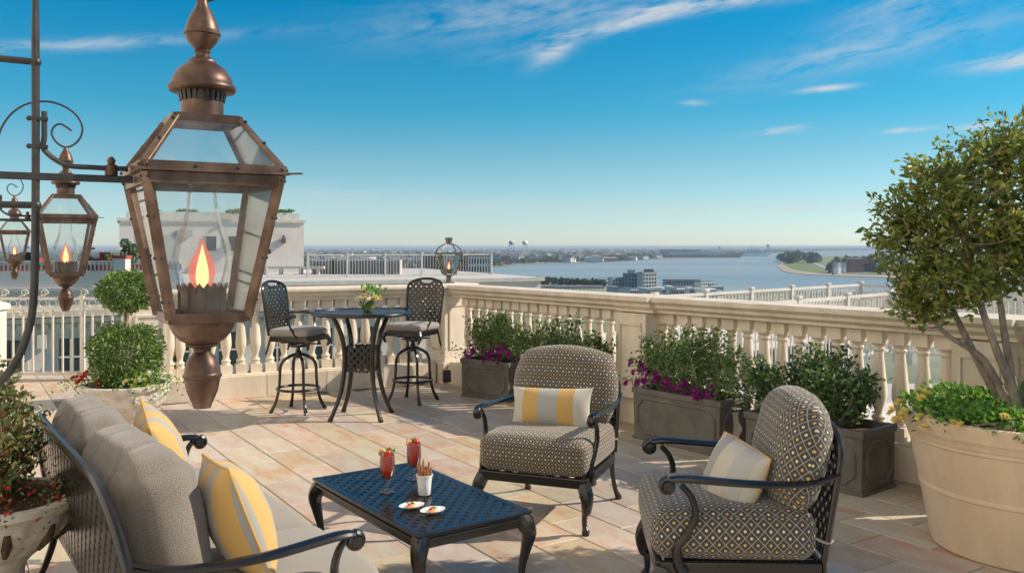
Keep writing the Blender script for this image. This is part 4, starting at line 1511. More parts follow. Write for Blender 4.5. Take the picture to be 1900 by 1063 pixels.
# corner pier
cp = BC - (NR + NL) * .16
t = thing("corner_pier", "square stone corner pier under the small lantern", "pier", (cp.x, cp.y, 0), math.atan2(DR.y, DR.x))
MB().box((0, 0, .13), (.52, .52, .26)).build("plinth", M["stone"], t, 0, bevel=.005)
MB().box((0, 0, .67), (.42, .42, .82)).build("shaft", M["stone"], t, 0, bevel=.006)
fr = MB()
for ys in (-1, 1):
    for (a, b, c, d_) in ((0, .42, .28, .025), (0, .96, .28, .025), (-.13, .69, .025, .51), (.13, .69, .025, .51)):
        fr.box((a, ys * .214, b), (c, .016, d_))
        fr.box((ys * .214, a, b), (.016, c, d_))
fr.build("panel_moulding", M["stone"], t, 0, bevel=.003)
cap = MB()
for (w_, z0, z1) in ((.46, 1.08, 1.10), (.50, 1.10, 1.145), (.54, 1.145, 1.175), (.575, 1.175, 1.21), (.55, 1.21, 1.232)):
    cap.box((0, 0, (z0 + z1) / 2), (w_, w_, z1 - z0))
cap.build("pier_cap", M["stone"], t, 0, bevel=.006)
ob = A(829, 10.45, 0)
t = thing("outlet_box", "small black outlet box at the foot of the corner pier", "outlet", (ob.x, ob.y, .08), .3)
MB().box((0, 0, .07), (.09, .07, .14)).build("housing", M["black"], t, 0, bevel=.005)
MB().box((0, -.038, .08), (.06, .012, .09)).build("cover", M["steel"], t, 0, bevel=.003)

# ------------------------------------------------------------------ ornamental fence at the left
FY = 11.2
fx0, fx1 = (-40 - CX) / F * FY, (268 - CX) / F * FY
t = thing("iron_fence", "cream iron picket fence with scroll cresting at the left", "fence", (fx0, FY, 0))
ln = fx1 - fx0
CRM = M["white"]
for z_ in (.07, .90, 1.03):
    MB().box((ln / 2, 0, z_), (ln, .03, .032)).build("rail", CRM, t, 0, bevel=.003)
pk = MB().box((0, 0, .485), (.02, .02, .83)).mesh("picket", CRM, 0)
n = int(ln / .127)
rp = MB().tube([(.05 * math.cos(a), 0, .05 * math.sin(a)) for a in [k * PI / 6 for k in range(12)]], .008, 5, True).mesh("ring", CRM)
ros = MB().sphere((0, -.02, 0), .035, 8, 6, (1, .6, 1)).mesh("rosette", CRM)
scr = []
for k in range(22):
    a = k / 21 * 2.6 * PI
    rr = .052 * (1 - .72 * k / 21)
    scr.append((rr * math.cos(a) + .02, 0, rr * math.sin(a)))
scm = MB().tube([(-.06, 0, -.05)] + scr, .007, 5).mesh("scroll", CRM)
for i in range(n):
    x_ = .127 * (i + .5)
    link("picket", pk, t).location = (x_, 0, 0)
    link("ring", rp, t).location = (x_, 0, .965)
    if i % 2 == 0:
        link("scroll", scm, t).location = (x_, 0, 1.10)
    if i % 3 == 1:
        link("rosette", ros, t).location = (x_, -.01, .84)
for px in (-30, 153, 262):
    MB().box(((px - CX) / F * FY - fx0, 0, .53), (.05, .05, 1.06)).build("post", CRM, t, 0, bevel=.004)
wpst = A(-10, 9.6, 0)
t = thing("newel_post", "white square newel post at the left edge", "post", (wpst.x - .03, wpst.y, 0))
MB().box((0, 0, .5), (.16, .3, 1.0)).build("shaft", M["white"], t, 0, bevel=.01)
MB().extrude([(-.11, 0), (.11, 0), (.11, .06), (-.11, .12)], (0, -.17, 1.0), (1, 0, 0), (0, 0, 1), (0, .34, 0)).build("cap", M["white"], t, 0, bevel=.006)

# ------------------------------------------------------------------ lower wing beyond the right balustrade
wing_pts = [tuple(BC + DR * -1.2 - NR * 1.6)[:2], tuple(BC + DR * 14 - NR * 1.6)[:2], (30, 2), (34, 22), (8.6, 21.0), (1.2, 14.2)]
wing = sheet("wing_roof", wing_pts, -1.6, M["roofgrey"], "pale flat roof of the lower wing beyond the balustrade", "roof")
wz = -0.25
railing("wing_railing", "white patterned railing along the far edge of the lower wing", G(1215, 551, .83), G(1597, 528.5, .83), wz, 1.08, M["white"], pitch=.11, postpitch=1.5, rails=(.05, .72, 1.0), pattern=True)
railing("wing_railing", "white patterned railing turning back behind the tree", G(1597, 528.5, .83), G(1900, 545, .83), wz, 1.08, M["white"], pitch=.11, postpitch=1.5, rails=(.05, .72, 1.0), pattern=True)
railing("wing_railing", "white patterned railing nearest the balustrade on the lower wing", G(1375, 567, .83), G(1650, 545, .83), wz, 1.08, M["white"], pitch=.11, postpitch=1.4, rails=(.05, .72, 1.0), pattern=True)
railing("wing_railing", "white railing beyond the potted tree trunks", G(1650, 545, .83), G(1990, 560, .83), wz, 1.08, M["white"], pitch=.11, postpitch=1.4, rails=(.05, .72, 1.0), pattern=True)
# raised roof block with windows under the railings, seen between the balusters
q0, q1 = G(1200, 552, .83), G(1597, 528.5, .83)
mid = (q0 + q1) / 2
rb = thing("wing_penthouse", "white lower wing with small windows seen between the balusters", "building", (q0.x, q0.y, -1.6), math.atan2((q1 - q0).y, (q1 - q0).x))
ll = (q1 - q0).length
MB().box((ll / 2, 2.2, -.8), (ll + .4, 4.0, 4.2)).build("wall", M["stucco"], rb, 0)
MB().box((ll / 2, .12, 1.33), (ll + .6, .3, .1)).build("cornice", M["white"], rb, 0)
wme = MB().box((0, 0, 0), (.34, .08, .62)).mesh("window", M["darkwin"], 0)
fme = MB().box((0, -.05, 0), (.03, .03, .62)).box((0, -.05, 0), (.34, .03, .03)).mesh("glazing_bar", M["white"], 0)
for r_ in range(3):
    for i in range(10):
        o = link("window", wme, rb)
        o.location = (.5 + i * ll / 10, .19, .85 - r_ * 1.0)
        link("glazing_bar", fme, o)
for i, (px, py, w_, lab) in enumerate([(1690, 655, .7, "round black roof fan seen between the balusters at right"), (1480, 640, .5, "small black roof fan on the lower wing")]):
    p = G(px, py + 20, -1.6)
    t = thing("roof_fan", lab, "roof fan", p, .4)
    MB().box((0, 0, .35), (w_, w_, .7)).build("curb", M["white"], t, 0, bevel=.02)
    MB().lathe([(w_ * .45, .7), (w_ * .5, .8), (w_ * .42, .95), (w_ * .1, 1.0)], 16).build("hood", M["darkcloth"], t)

# ------------------------------------------------------------------ gas lanterns
Z0 = 1.312
LROT = R(31)


def lantern_body(t, hw_t, hw_b, zb, ze, zr_, hw_r, bw_=.019, eave=.033):
    """copper frame, panes, roof frame; square in plan"""
    fr = MB()
    cor = lambda h, z_: [Vector((sx * h, sy * h, z_)) for sx, sy in ((-1, -1), (1, -1), (1, 1), (-1, 1))]
    b, tp = cor(hw_b, zb), cor(hw_t, ze)
    for i in range(4):
        p = MB().bar(b[i], tp[i], bw_, bw_, (b[i].x, b[i].y, 0)).build("corner_post", M["copper"], t, 0, bevel=.002)
    for i in range(4):
        j = (i + 1) % 4
        MB().bar(b[i], b[j], .012, .024).build("bottom_rail", M["copper"], t, 0, bevel=.002)
        MB().bar(tp[i] - Vector((0, 0, .014)), tp[j] - Vector((0, 0, .014)), .012, .028).build("top_rail", M["copper"], t, 0, bevel=.002)
        k = .97
        g1 = [b[i] * k, b[j] * k, tp[j] * k, tp[i] * k]
        g1 = [Vector((q.x, q.y, z_)) for q, z_ in zip(g1, (zb, zb, ze, ze))]
        nrm = (g1[1] - g1[0]).cross(g1[3] - g1[0]).normalized() * .003
        vs = g1 + [q + nrm for q in g1]
        MB().add(vs, [(0, 1, 2, 3), (7, 6, 5, 4), (0, 4, 5, 1), (1, 5, 6, 2), (2, 6, 7, 3), (3, 7, 4, 0)]).build("glass_pane", M["glass"], t, 0)
    # eave plate: square ring with small horns
    ev = hw_t + eave * .5
    pl = MB()
    for i in range(4):
        c0, c1 = cor(ev, ze + .003)[i], cor(ev, ze + .003)[(i + 1) % 4]
        mid_ = (c0 + c1) / 2
        inn = Vector((mid_.x, mid_.y, 0)).normalized() * .016
        pl.bar(c0 - inn, c1 - inn, .034, .006)
        pl.bar(c0, c0 * 1.0 + Vector((c0.x, c0.y, 0)).normalized() * .03, .012, .004)
    pl.build("eave_plate", M["copper"], t, 0)
    # roof
    e2 = cor(hw_t + .006, ze + .012)
    r2 = cor(hw_r, zr_)
    for i in range(4):
        j = (i + 1) % 4
        MB().bar(e2[i], r2[i], bw_ * 1.05, .010, (e2[i].x, e2[i].y, .6)).build("roof_bar", M["copper"], t, 0, bevel=.0015)
        MB().bar(r2[i], r2[j], .014, .020).build("roof_ring", M["copper"], t, 0, bevel=.0015)
        MB().bar(e2[i], e2[j], .014, .020).build("roof_sill", M["copper"], t, 0, bevel=.0015)
        g1 = [e2[i] * .985, e2[j] * .985, r2[j] * .97, r2[i] * .97]
        g1 = [Vector((q.x, q.y, z_)) for q, z_ in zip(g1, (ze + .012, ze + .012, zr_, zr_))]
        nrm = (g1[1] - g1[0]).cross(g1[3] - g1[0]).normalized() * .003
        vs = g1 + [q + nrm for q in g1]
        MB().add(vs, [(0, 1, 2, 3), (7, 6, 5, 4), (0, 4, 5, 1), (1, 5, 6, 2), (2, 6, 7, 3), (3, 7, 4, 0)]).build("roof_pane", M["glass"], t, 0)
    # rivets
    rv = MB()
    for i in range(4):
        j = (i + 1) % 4
        for f_ in (.12, .42, .7, .96):
            q = b[i].lerp(tp[i], f_)
            for dn in ((Vector((0, q.y, 0)).normalized()), (Vector((q.x, 0, 0)).normalized())):
                rv.sphere(q + dn * bw_ * .62, .0042, 6, 4)
        for f_ in (.02, .35, .65, .98):
            q = e2[i].lerp(e2[j], f_)
            o_ = Vector(((e2[i] + e2[j]).x, (e2[i] + e2[j]).y, 0)).normalized()
            rv.sphere(q + o_ * .008, .0042, 6, 4)
        for f_ in (.5, .93):
            q = e2[i].lerp(r2[i], f_)
            rv.sphere(q + Vector((q.x, q.y, 0)).normalized() * .006 + Vector((0, 0, .005)), .0042, 6, 4)
    stuff(rv.build("rivets", M["steel"], t))


def burner(t, zb, k=1.0):
    cup = MB()
    n = 40
    r_ = .053 * k
    pr = []
    for i in range(n):
        a = 2 * PI * i / n
        zt = zb + (.066 if i % 2 else .078) * k
        pr.append((a, zt))
    vs = [(r_ * .96 * math.cos(a), r_ * .96 * math.sin(a), zb) for a, _ in pr] + [(r_ * math.cos(a), r_ * math.sin(a), zt - .014 * k) for a, zt in pr] + \
         [(r_ * 1.1 * math.cos(a), r_ * 1.1 * math.sin(a), zt) for a, zt in pr]
    fs = []
    for i in range(n):
        j = (i + 1) % n
        fs += [(i, j, n + j, n + i), (n + i, n + j, 2 * n + j, 2 * n + i)]
    cup.add(vs, fs)
    cup.lathe([(r_ * .3, zb - .002), (r_ * .95, zb), (r_ * .95, zb + .05 * k), (r_ * .3, zb + .052 * k)], 20)
    for i in range(8):
        a = 2 * PI * i / 8
        cup.bar((r_ * math.cos(a), r_ * math.sin(a), zb), (r_ * math.cos(a), r_ * math.sin(a), zb + .06 * k), .006, .006)
    cup.build("burner_cup", M["copper"], t, 30)
    # blown glass chimney
    pr = [(.046, .045), (.056, .075), (.066, .105), (.070, .135), (.066, .165), (.055, .195), (.044, .225), (.037, .255), (.034, .29), (.034, .318), (.035, .322), (.033, .322), (.032, .29), (.035, .255)]
    MB().lathe([(a * k, zb + c * k) for a, c in pr], 28, cap=False).build("glass_chimney", M["chimney"], t, 80)
    # flame
    fl = MB()
    pr = [(.004, .05), (.013, .055), (.024, .073), (.030, .098), (.027, .124), (.017, .146), (.007, .166), (.0015, .186)]
    fl.lathe([(a * k, zb + c * k) for a, c in pr], 14, mod=lambda a, z_: 1 + .10 * math.sin(3 * a))
    fo = fl.build("flame", M["flame"], t, 80)
    fc = MB()
    for kk in (1.0, .62):
        pr = [(.002, .052), (.010, .062), (.0155, .082), (.0145, .105), (.0095, .13), (.004, .15), (.001, .165)]
        fc.lathe([(q * k * kk, zb + (c * (1 - (1 - kk) * .25) + .002) * k) for q, c in pr], 12)
    fc.build("flame_core", M["flamecore"], fo, 80)


def hanging_lantern():
    t = thing("gas_lantern", "x", "lantern", (0, 0, 0), 0, "copper gas lanterns on the wall brackets")
    p = lambda y: (757 - y) * 1.2947e-3
    MB().lathe([(.004, 0), (.020, .001), (.022, .008), (.027, p(742)), (.036, p(725)), (.041, p(705)), (.042, p(701)), (.0455, p(699)), (.0455, p(695)), (.042, p(693)), (.041, p(690)), (.040, p(680)), (.033, p(665)), (.023, p(656)), (.019, p(652)), (.021, p(648)), (.019, p(645))], 32).build("bottom_finial", M["copper"], t, 50)
    MB().lathe([(.020, p(646)), (.036, p(642)), (.040, p(638)), (.038, p(636)), (.052, p(630)), (.066, p(618)), (.074, p(605)), (.076, p(600)), (.076, p(597)), (.068, p(594))], 36).build("base_bowl", M["copper"], t, 50)
    MB().box((0, 0, .2125), (.165, .165, .008)).build("base_plate", M["verdigris"], t, 0)
    lantern_body(t, .1475, .086, .222, .554, .686, .072)
    MB().lathe([(.049, .690), (.049, .762)], 32).build("vent_collar", M["copper"], t)
    vn = MB()
    for i in range(24):
        a = i * 2 * PI / 24
        vn.bar((.050 * math.cos(a), .050 * math.sin(a), .735), (.056 * math.cos(a), .056 * math.sin(a), .764), .009, .004)
    vn.build("vent_teeth", M["steel"], t, 0)
    MB().lathe([(.050, .755), (.074, .757), (.079, .764), (.079, .770), (.072, .776), (.070, .785), (.066, .795), (.056, .810), (.042, .822), (.034, .827), (.033, .832)], 36).build("dome_cap", M["copper"], t, 50)
    MB().lathe([(.033, .832), (.024, .838), (.017, .843), (.0165, .850), (.020, .854), (.0165, .858), (.024, .866), (.034, .878), (.039, .889), (.0395, .893), (.043, .895), (.043, .899), (.040, .901), (.039, .910), (.034, .926), (.026, .944), (.018, .958), (.013, .970), (.012, .980)], 32).build("top_finial", M["copper"], t, 50)
    MB().box((.140, -.03, .375), (.03, .02, .012)).build("door_latch", M["copper"], t, 0, bevel=.002)
    burner(t, .224)
    return t


def bracket():
    t = thing("lantern_bracket", "x", "bracket", (0, 0, 0), 0, "black iron lantern brackets")
    xp = -.352
    q = lambda px, py: ((px - 122) / 347, 0.0, .98 + (276 - py) / 310)
    hook = [q(1, 268), q(8, 245), q(25, 220), q(52, 201), q(88, 194), q(120, 201), q(143, 217), q(153, 238), q(149, 257), q(136, 271), q(120, 276), q(104, 267), q(96, 251), q(102, 238), q(114, 234), q(133, 245)]
    low = [(xp, 0, .5), (xp - .003, 0, .29), (xp - .015, 0, .20), (xp - .045, 0, .125), (xp - .10, 0, .07), (xp - .20, 0, .02), (xp - .38, 0, -.03)]
    path = spline(low[::-1] + [(xp, 0, .75), (xp, 0, .92)] + hook, 6)
    rr = [.0085 if p.z < .9 and p.x < -.3 else .0062 for p in path]
    for k in range(3):
        rr = [(rr[max(i - 1, 0)] + rr[i] + rr[min(i + 1, len(rr) - 1)]) / 3 for i in range(len(rr))]
    MB().tube(path, rr, 10).build("post", M["steel"], t)
    for z_ in (.792, .478):
        MB().tube([(xp, 0, z_), (-.85, 0, z_)], .0075, 8).build("arm", M["steel"], t)
        MB().sphere((xp, 0, z_), .012, 10, 6).build("knuckle", M["steel"], t)
    MB().bar((-.155, -.004, .541), (-.85, -.004, .541), .012, .016).build("support_arm", M["steel"], t, 0, bevel=.002)
    xr = xp + .017
    MB().tube(spline([(-.165, 0, .566), (-.24, 0, .566), (-.295, 0, .570), (xr, 0, .60), (xr, 0, .63), (xr, 0, .685)], 5), .0058, 8).build("hanger_rod", M["steel"], t)
    for z_ in (.607, .668):
        MB().box((xp + .006, 0, z_), (.036, .018, .007)).sphere((xp - .013, 0, z_), .006, 8, 5).build("clamp", M["steel"], t, 0)
    MB().lathe([(.008, -.014), (.014, -.012), (.014, .010), (.007, .014), (.010, .022), (.004, .030)], 12, (-.20, 0, .562)).build("bolt", M["copper"], t, 40)
    return t


lan_pos = [(-.744, 2.10), (-2.67, 5.23), (-5.84, 10.26)]
lan_lab = ["big copper gas lantern with lit flame, the largest and nearest", "middle sized copper gas lantern hanging under the iron curl", "smallest copper gas lantern, farthest along the wall at left"]
br_lab = ["black iron post and arms holding the biggest lantern", "black iron scroll bracket holding the middle lantern", "thin black scroll bracket holding the smallest lantern"]
l0, b0 = hanging_lantern(), bracket()
for i, (x_, y_) in enumerate(lan_pos):
    l = l0 if i == 0 else dup(l0)
    b = b0 if i == 0 else dup(b0)
    place(l, (x_, y_, Z0), LROT, lan_lab[i])
    place(b, (x_, y_, Z0), LROT, br_lab[i])
# pier lantern
pl_ = thing("pier_lantern", "small black gas lantern standing on the corner pier", "lantern", (cp.x, cp.y, 1.232), R(20))
MB().lathe([(.075, 0), (.075, .012), (.035, .018), (.035, .085), (.05, .095), (.055, .105)], 16).build("stem", M["verdigris"], pl_)
for i in range(4):
    a = i * PI / 2 + PI / 4
    c_, s_ = math.cos(a), math.sin(a)
    MB().tube(spline([(.06 * c_, .06 * s_, .105), (.10 * c_, .10 * s_, .13), (.14 * c_, .14 * s_, .22), (.20 * c_, .20 * s_, .375)], 4), .009, 6).build("frame_bar", M["verdigris"], pl_)
    MB().tube(spline([(.20 * c_, .20 * s_, .38), (.17 * c_, .17 * s_, .43), (.11 * c_, .11 * s_, .475), (.055 * c_, .055 * s_, .495)], 4), .008, 6).build("roof_bar", M["verdigris"], pl_)
    d_ = a + PI / 2
    MB().bar((.20 * c_, .20 * s_, .378), (.20 * math.cos(d_), .20 * math.sin(d_), .378), .016, .022).build("eave_rail", M["verdigris"], pl_, 0)
    g1 = [Vector((.085 * c_, .085 * s_, .12)), Vector((.085 * math.cos(d_), .085 * math.sin(d_), .12)), Vector((.19 * math.cos(d_), .19 * math.sin(d_), .37)), Vector((.19 * c_, .19 * s_, .37))]
    nrm = (g1[1] - g1[0]).cross(g1[3] - g1[0]).normalized() * .003
    MB().add(g1 + [q + nrm for q in g1], [(0, 1, 2, 3), (7, 6, 5, 4), (0, 4, 5, 1), (1, 5, 6, 2), (2, 6, 7, 3), (3, 7, 4, 0)]).build("glass_pane", M["glass"], pl_, 0)
MB().lathe([(.055, .49), (.04, .50), (.04, .545), (.05, .548), (.05, .575), (.03, .58)], 16).build("vent_cap", M["verdigris"], pl_)
burner(pl_, .12, .85)


# ------------------------------------------------------------------ furniture
def cabriole(mb, x, y, zt, sx, sy, k=1.0):
    """cabriole leg: knee swells outward, slim ankle, pad foot"""
    dx, dy = sx * .7071, sy * .7071
    pts = [(0, zt), (.028, zt - .05), (.040, zt - .09), (.030, zt - .15), (.014, zt * .45), (.006, zt * .25), (.012, .045), (.022, .022), (.022, .0)]
    r_ = [.042, .043, .037, .028, .0195, .0155, .0155, .024, .021]
    P = spline([(x + dx * a * k, y + dy * a * k, b) for a, b in pts], 4)
    mb.tube(P, lerp_list(r_, len(P)), 10)
    return mb


def arm_mb(sx, hw, yf, yb, za, zb):
    """scrolled arm with front support; sx = side"""
    mb = MB()
    x = sx * hw
    # top rail from the back post forward, ending in a roll
    rail = spline([(x * .98, yb, zb), (x * 1.02, yb - .14, zb - .035), (x * 1.07, (yf + yb) / 2, za - .005), (x * 1.06, yf + .10, za + .012), (x * 1.05, yf + .02, za + .006)], 6)
    mb.tube(rail, lerp_list([.015, .019, .023, .024, .020], len(rail)), 10, flat=(1.25, .72))
    c = Vector((x * 1.05, yf + .012, za - .020))
    roll = []
    for k in range(16):
        a = PI / 2 + k / 15 * 1.75 * PI
        rr = .030 * (1 - .35 * k / 15)
        roll.append((c.x, c.y + rr * math.cos(a), c.z + rr * math.sin(a)))
    mb.tube(roll, .015, 8, flat=(1.5, 1))
    mb.lathe([(.004, -.026), (.022, -.024), (.022, .024), (.004, .026)], 12)
    n = 4 * 12
    for i in range(len(mb.v) - n, len(mb.v)):
        v = mb.v[i]
        mb.v[i] = (c.x + v[2], c.y + v[0], c.z + v[1])
    return mb


def arm_support(sx, hw, yf, za, zs):
    mb = MB()
    x = sx * hw
    P = spline([(x * 1.05, yf + .07, za - .005), (x * 1.05, yf + .115, za - .06), (x * 1.045, yf + .13, za - .14), (x * 1.02, yf + .09, za - .23), (x, yf + .055, zs + .09), (x, yf + .06, zs + .02), (x, yf + .085, zs - .02)], 6)
    mb.tube(P, lerp_list([.013, .015, .016, .017, .02, .026, .028], len(P)), 10)
    return mb


def armchair():
    """local: front = -y, width along x"""
    t = thing("armchair", "x", "armchair", (0, 0, 0), 0, "black metal armchairs with trellis cushions")
    W2, YF, YB = .335, -.36, .34
    ZS = .335
    fr = MB()
    for (a, b) in (((-W2, YF), (W2, YF)), ((W2, YF), (W2 - .02, YB)), ((W2 - .02, YB), (-W2 + .02, YB)), ((-W2 + .02, YB), (-W2, YF))):
        fr.bar((a[0], a[1], ZS - .035), (b[0], b[1], ZS - .035), .035, .06)
    fr.build("seat_frame", M["iron"], t, 0, bevel=.008)
    sl = MB().box((0, 0, 0), (.05, .66, .008)).mesh("seat_slat", M["iron"], 0)
    for k in range(7):
        link("seat_slat", sl, t).location = (-.27 + .09 * k, 0, ZS - .025)
    for sx in (-1, 1):
        cabriole(MB(), sx * (W2 - .012), YF + .02, ZS - .045, sx, -1).build("leg", M["iron"], t)
        P = spline([(sx * (W2 - .03), YB + .01, ZS), (sx * (W2 - .03), YB + .025, .2), (sx * (W2 - .02), YB + .06, .08), (sx * (W2 - .01), YB + .10, .02), (sx * (W2 - .01), YB + .115, 0)], 4)
        MB().tube(P, lerp_list([.017, .016, .0145, .016, .024, .02], len(P)), 10).build("leg", M["iron"], t)
        arm_mb(sx, W2 + .015, YF + .02, YB + .07, .685, .715).build("arm", M["iron"], t)
        arm_support(sx, W2 + .015, YF + .02, .675, ZS - .03).build("arm_support", M["iron"], t)
    # back frame: hoop
    LEAN = .15

    def b3(s, tt, off=0.0):
        return Vector((s, YB + .01 + LEAN * (tt) + off, ZS + tt))
    HB, HWB = .565, W2 - .01

    def hoop_w(tt):
        f = tt / HB
        return HWB * (1.0 + .04 * f) * (1 if f < .72 else math.sqrt(max(0, 1 - ((f - .72) / .28) ** 2.2)) * .55 + .45 * (1 if f < .999 else 0))
    pts = []
    for f in np.linspace(0, .72, 8):
        pts.append(b3(-HWB * (1 + .04 * f), HB * f))
    for a in np.linspace(.08, .92, 12):
        ang = PI * (1 - a)
        pts.append(b3(HWB * 1.03 * math.copysign(abs(math.cos(ang)) ** .75, math.cos(ang)), HB * (.72 + .28 * math.sin(ang) ** .8)))
    for f in np.linspace(.72, 0, 8):
        pts.append(b3(HWB * (1 + .04 * f), HB * f))
    MB().tube(spline(pts, 2), .0165, 10).build("back_frame", M["iron"], t)

    def ins(s, tt):
        if tt < .04 or tt > HB:
            return False
        f = tt / HB
        w = HWB * (1 + .04 * f)
        if f <= .72:
            return abs(s) < w
        return abs(s) < w * max(0, 1 - ((f - .72) / .28) ** 2.4) ** .5
    stuff(lattice(ins, (-.36, 0, .36, HB), .05, .026, .007, lambda s, tt, o: tuple(b3(s, tt, o))).build("back_lattice", M["iron"], t, 0))
    MB().bar(b3(-HWB, .03), b3(HWB, .03), .02, .025).build("back_rail", M["iron"], t, 0, bevel=.004)
    # cushions
    seat = rbox(.69, .71, .20, .055, (22, 20, 8), (.012, .016, .028), .004, 1.3)
    cushion_obj("seat_cushion", seat, M["trellis"], t, Matrix.Translation((0, -.035, ZS + .105)))
    bc, _ = pillow(.73, .56, .25, k=.66, n=26, p=3.4, q=.5, seed=2.1, wrinkle=.008)
    mtx = Matrix.Translation((0, YB - .055, ZS + .175 + .25)) @ Matrix.Rotation(-math.atan(LEAN) - .06, 4, "X")
    cushion_obj("back_cushion", bc, M["trellis"], t, mtx)
    for sx in (-1, 1):
        MB().tube(spline([(sx * (W2 - .02), YB + .05, ZS + .09), (sx * (W2 + .005), YB + .02, ZS + .085), (sx * (W2 - .02), YB - .03, ZS + .10)], 4), .006, 6).build("cushion_tie", M["stoolpad"], t)
    return t


ch1 = place(armchair(), (.25, 5.60, 0), R(-21.7), "trellis cushioned armchair facing the camera, in front of the corner planters")
ch2 = place(dup(ch1), (1.02, 4.13, 0), R(-93), "trellis cushioned armchair seen from its side, beside the big pot")


for o in ch2.children:
    if "cushion" in o.name and "tie" not in o.name:
        o.material_slots[0].link = "OBJECT"
        o.material_slots[0].material = M["trellis2"]


def throw_pillow(label, w, h, t_, m, loc, rot, pipe=True, k=0.0, pinch=.05):
    th = thing("throw_pillow", label, "pillow", loc)
    th.rotation_euler = rot
    mb, ring = pillow(w, h, t_, k=k, pinch=pinch, seed=w * 10, wrinkle=.006)
    cushion_obj("cover", mb, m, th)
    if pipe:
        MB().tube(ring, .005, 6, True).build("piping", M["piping"], th)
    return th


def local(root_loc, rz, p):
    c, s = math.cos(rz), math.sin(rz)
    return (root_loc[0] + p[0] * c - p[1] * s, root_loc[1] + p[0] * s + p[1] * c, p[2])


tp = throw_pillow("striped lumbar pillow in yellow, grey and cream on the armchair facing the camera", .55, .27, .17, M["lumbar"], local((.25, 5.60), R(-21.7), (-.015, .05, .655)), (R(-14), R(-2), R(-21.7)), pipe=False, pinch=.07)
tp = throw_pillow("pale striped pillow with gold piping on the armchair by the big pot", .33, .33, .19, M["pillow2"], local((1.02, 4.13), R(-93), (.10, .01, .64)), (R(-18), R(12), R(-93 + 30)), k=.22, pinch=.03)

# sofa
SR = R(125.4)
SC = (-1.413, 3.878)
so_ = thing("sofa", "long black lattice back sofa with grey tweed cushions", "sofa", (*SC, 0), SR)
SW, YF, YB, ZS = .98, -.42, .40, .31
fr = MB()
for (a, b) in (((-SW, YF), (SW, YF)), ((SW, YF), (SW, YB)), ((SW, YB), (-SW, YB)), ((-SW, YB), (-SW, YF))):
    fr.bar((a[0], a[1], ZS - .035), (b[0], b[1], ZS - .035), .035, .06)
fr.build("seat_frame", M["iron"], so_, 0, bevel=.008)
sl = MB().box((0, 0, 0), (.05, .78, .008)).mesh("seat_slat", M["iron"], 0)
for k in range(20):
    link("seat_slat", sl, so_).location = (-.93 + .098 * k, -.01, ZS - .025)
for sx in (-1, 1):
    cabriole(MB(), sx * (SW - .012), YF + .02, ZS - .045, sx, -1).build("leg", M["iron"], so_)
    P = spline([(sx * (SW - .03), YB + .01, ZS), (sx * (SW - .03), YB + .03, .2), (sx * (SW - .02), YB + .07, .08), (sx * (SW - .01), YB + .11, .0)], 4)
    MB().tube(P, lerp_list([.02, .018, .016, .022], len(P)), 10).build("leg", M["iron"], so_)
    arm_mb(sx, SW - .03, YF + .10, YB + .05, .63, .66).build("arm", M["iron"], so_)
    arm_support(sx, SW - .03, YF + .06, .645, ZS - .03).build("arm_support", M["iron"], so_)
LEAN = .16
HB = .60


def bs3(s, tt, off=0.0):
    return Vector((s, YB + .02 + LEAN * tt + off + .02 * (1 - (s / SW) ** 2), ZS + tt))


def sofa_top(s):
    f = min(1.0, abs(s) / SW)
    e = max(0.0, (f - .60) / .40)
    return HB * (1.0 - .03 * min(f, .6) ** 2) * (.52 + .48 * (1 - e ** 2.3) ** .5)


pts = [bs3(-SW, tt) for tt in np.linspace(0, sofa_top(SW) * .96, 6)]
pts += [bs3(s, sofa_top(s)) for s in [-.979, -.97, -.95, -.91, -.85, -.78, -.70] + list(np.linspace(-.6, .6, 13)) + [.70, .78, .85, .91, .95, .97, .979]]
pts += [bs3(SW, tt) for tt in np.linspace(sofa_top(SW) * .95, 0, 6)]
MB().tube(spline(pts, 3), .019, 10, flat=(1.0, 1.15)).build("back_frame", M["iron"], so_)
stuff(lattice(lambda s, tt: abs(s) < SW and 0.03 < tt < sofa_top(s) - .005, (-SW, 0, SW, HB), .056, .038, .007, lambda s, tt, o: tuple(bs3(s, tt, o))).build("back_lattice", M["iron"], so_, 0))
MB().bar(bs3(-SW, .03), bs3(SW, .03), .02, .03).build("back_rail", M["iron"], so_, 0, bevel=.004)
for i in range(3):
    xc = -.645 + i * .645
    c_ = rbox(.64, .80, .17, .05, (20, 20, 7), (.008, .012, .016), .004, 3.0 + i)
    cushion_obj("seat_cushion", c_, M["tweed2"], so_, Matrix.Translation((xc, -.045, ZS + .09)))
for i in range(2):
    xc = (-.42, .47)[i]

    def dent(p, x, y, z):
        # tufts front and back, creases running over the top to the buttons
        for bx in (-.38, .38):
            for bz in (.30, -.35):
                d2 = ((x - bx) * .44) ** 2 + ((z - bz) * .25) ** 2
                if abs(y) > .7:
                    p.y -= math.copysign(.035 * math.exp(-d2 / .0018), y)
            w_ = (x - bx) * .44
            w_ += .012 * math.sin(y * 3 + bx)
            cre = math.exp(-w_ * w_ / .00012)
            if z > .6:
                p.z -= .024 * cre * (1 if bx < 0 else .6)
            elif abs(y) > .7 and z > .3:
                p.y -= math.copysign(.014 * cre, y)
        return p
    c_ = rbox(.83, .24, .47, .09, (44, 12, 22), (.03, .035, .03), .010, 7.0 + i * 2, dent=dent)
    mtx = Matrix.Translation((xc, YB - .095, ZS + .165 + .235)) @ Matrix.Rotation(-.19, 4, "X") @ Matrix.Rotation((.03, -.02)[i], 4, "Z")
    cushion_obj("back_cushion", c_, M["tweed"], so_, mtx)
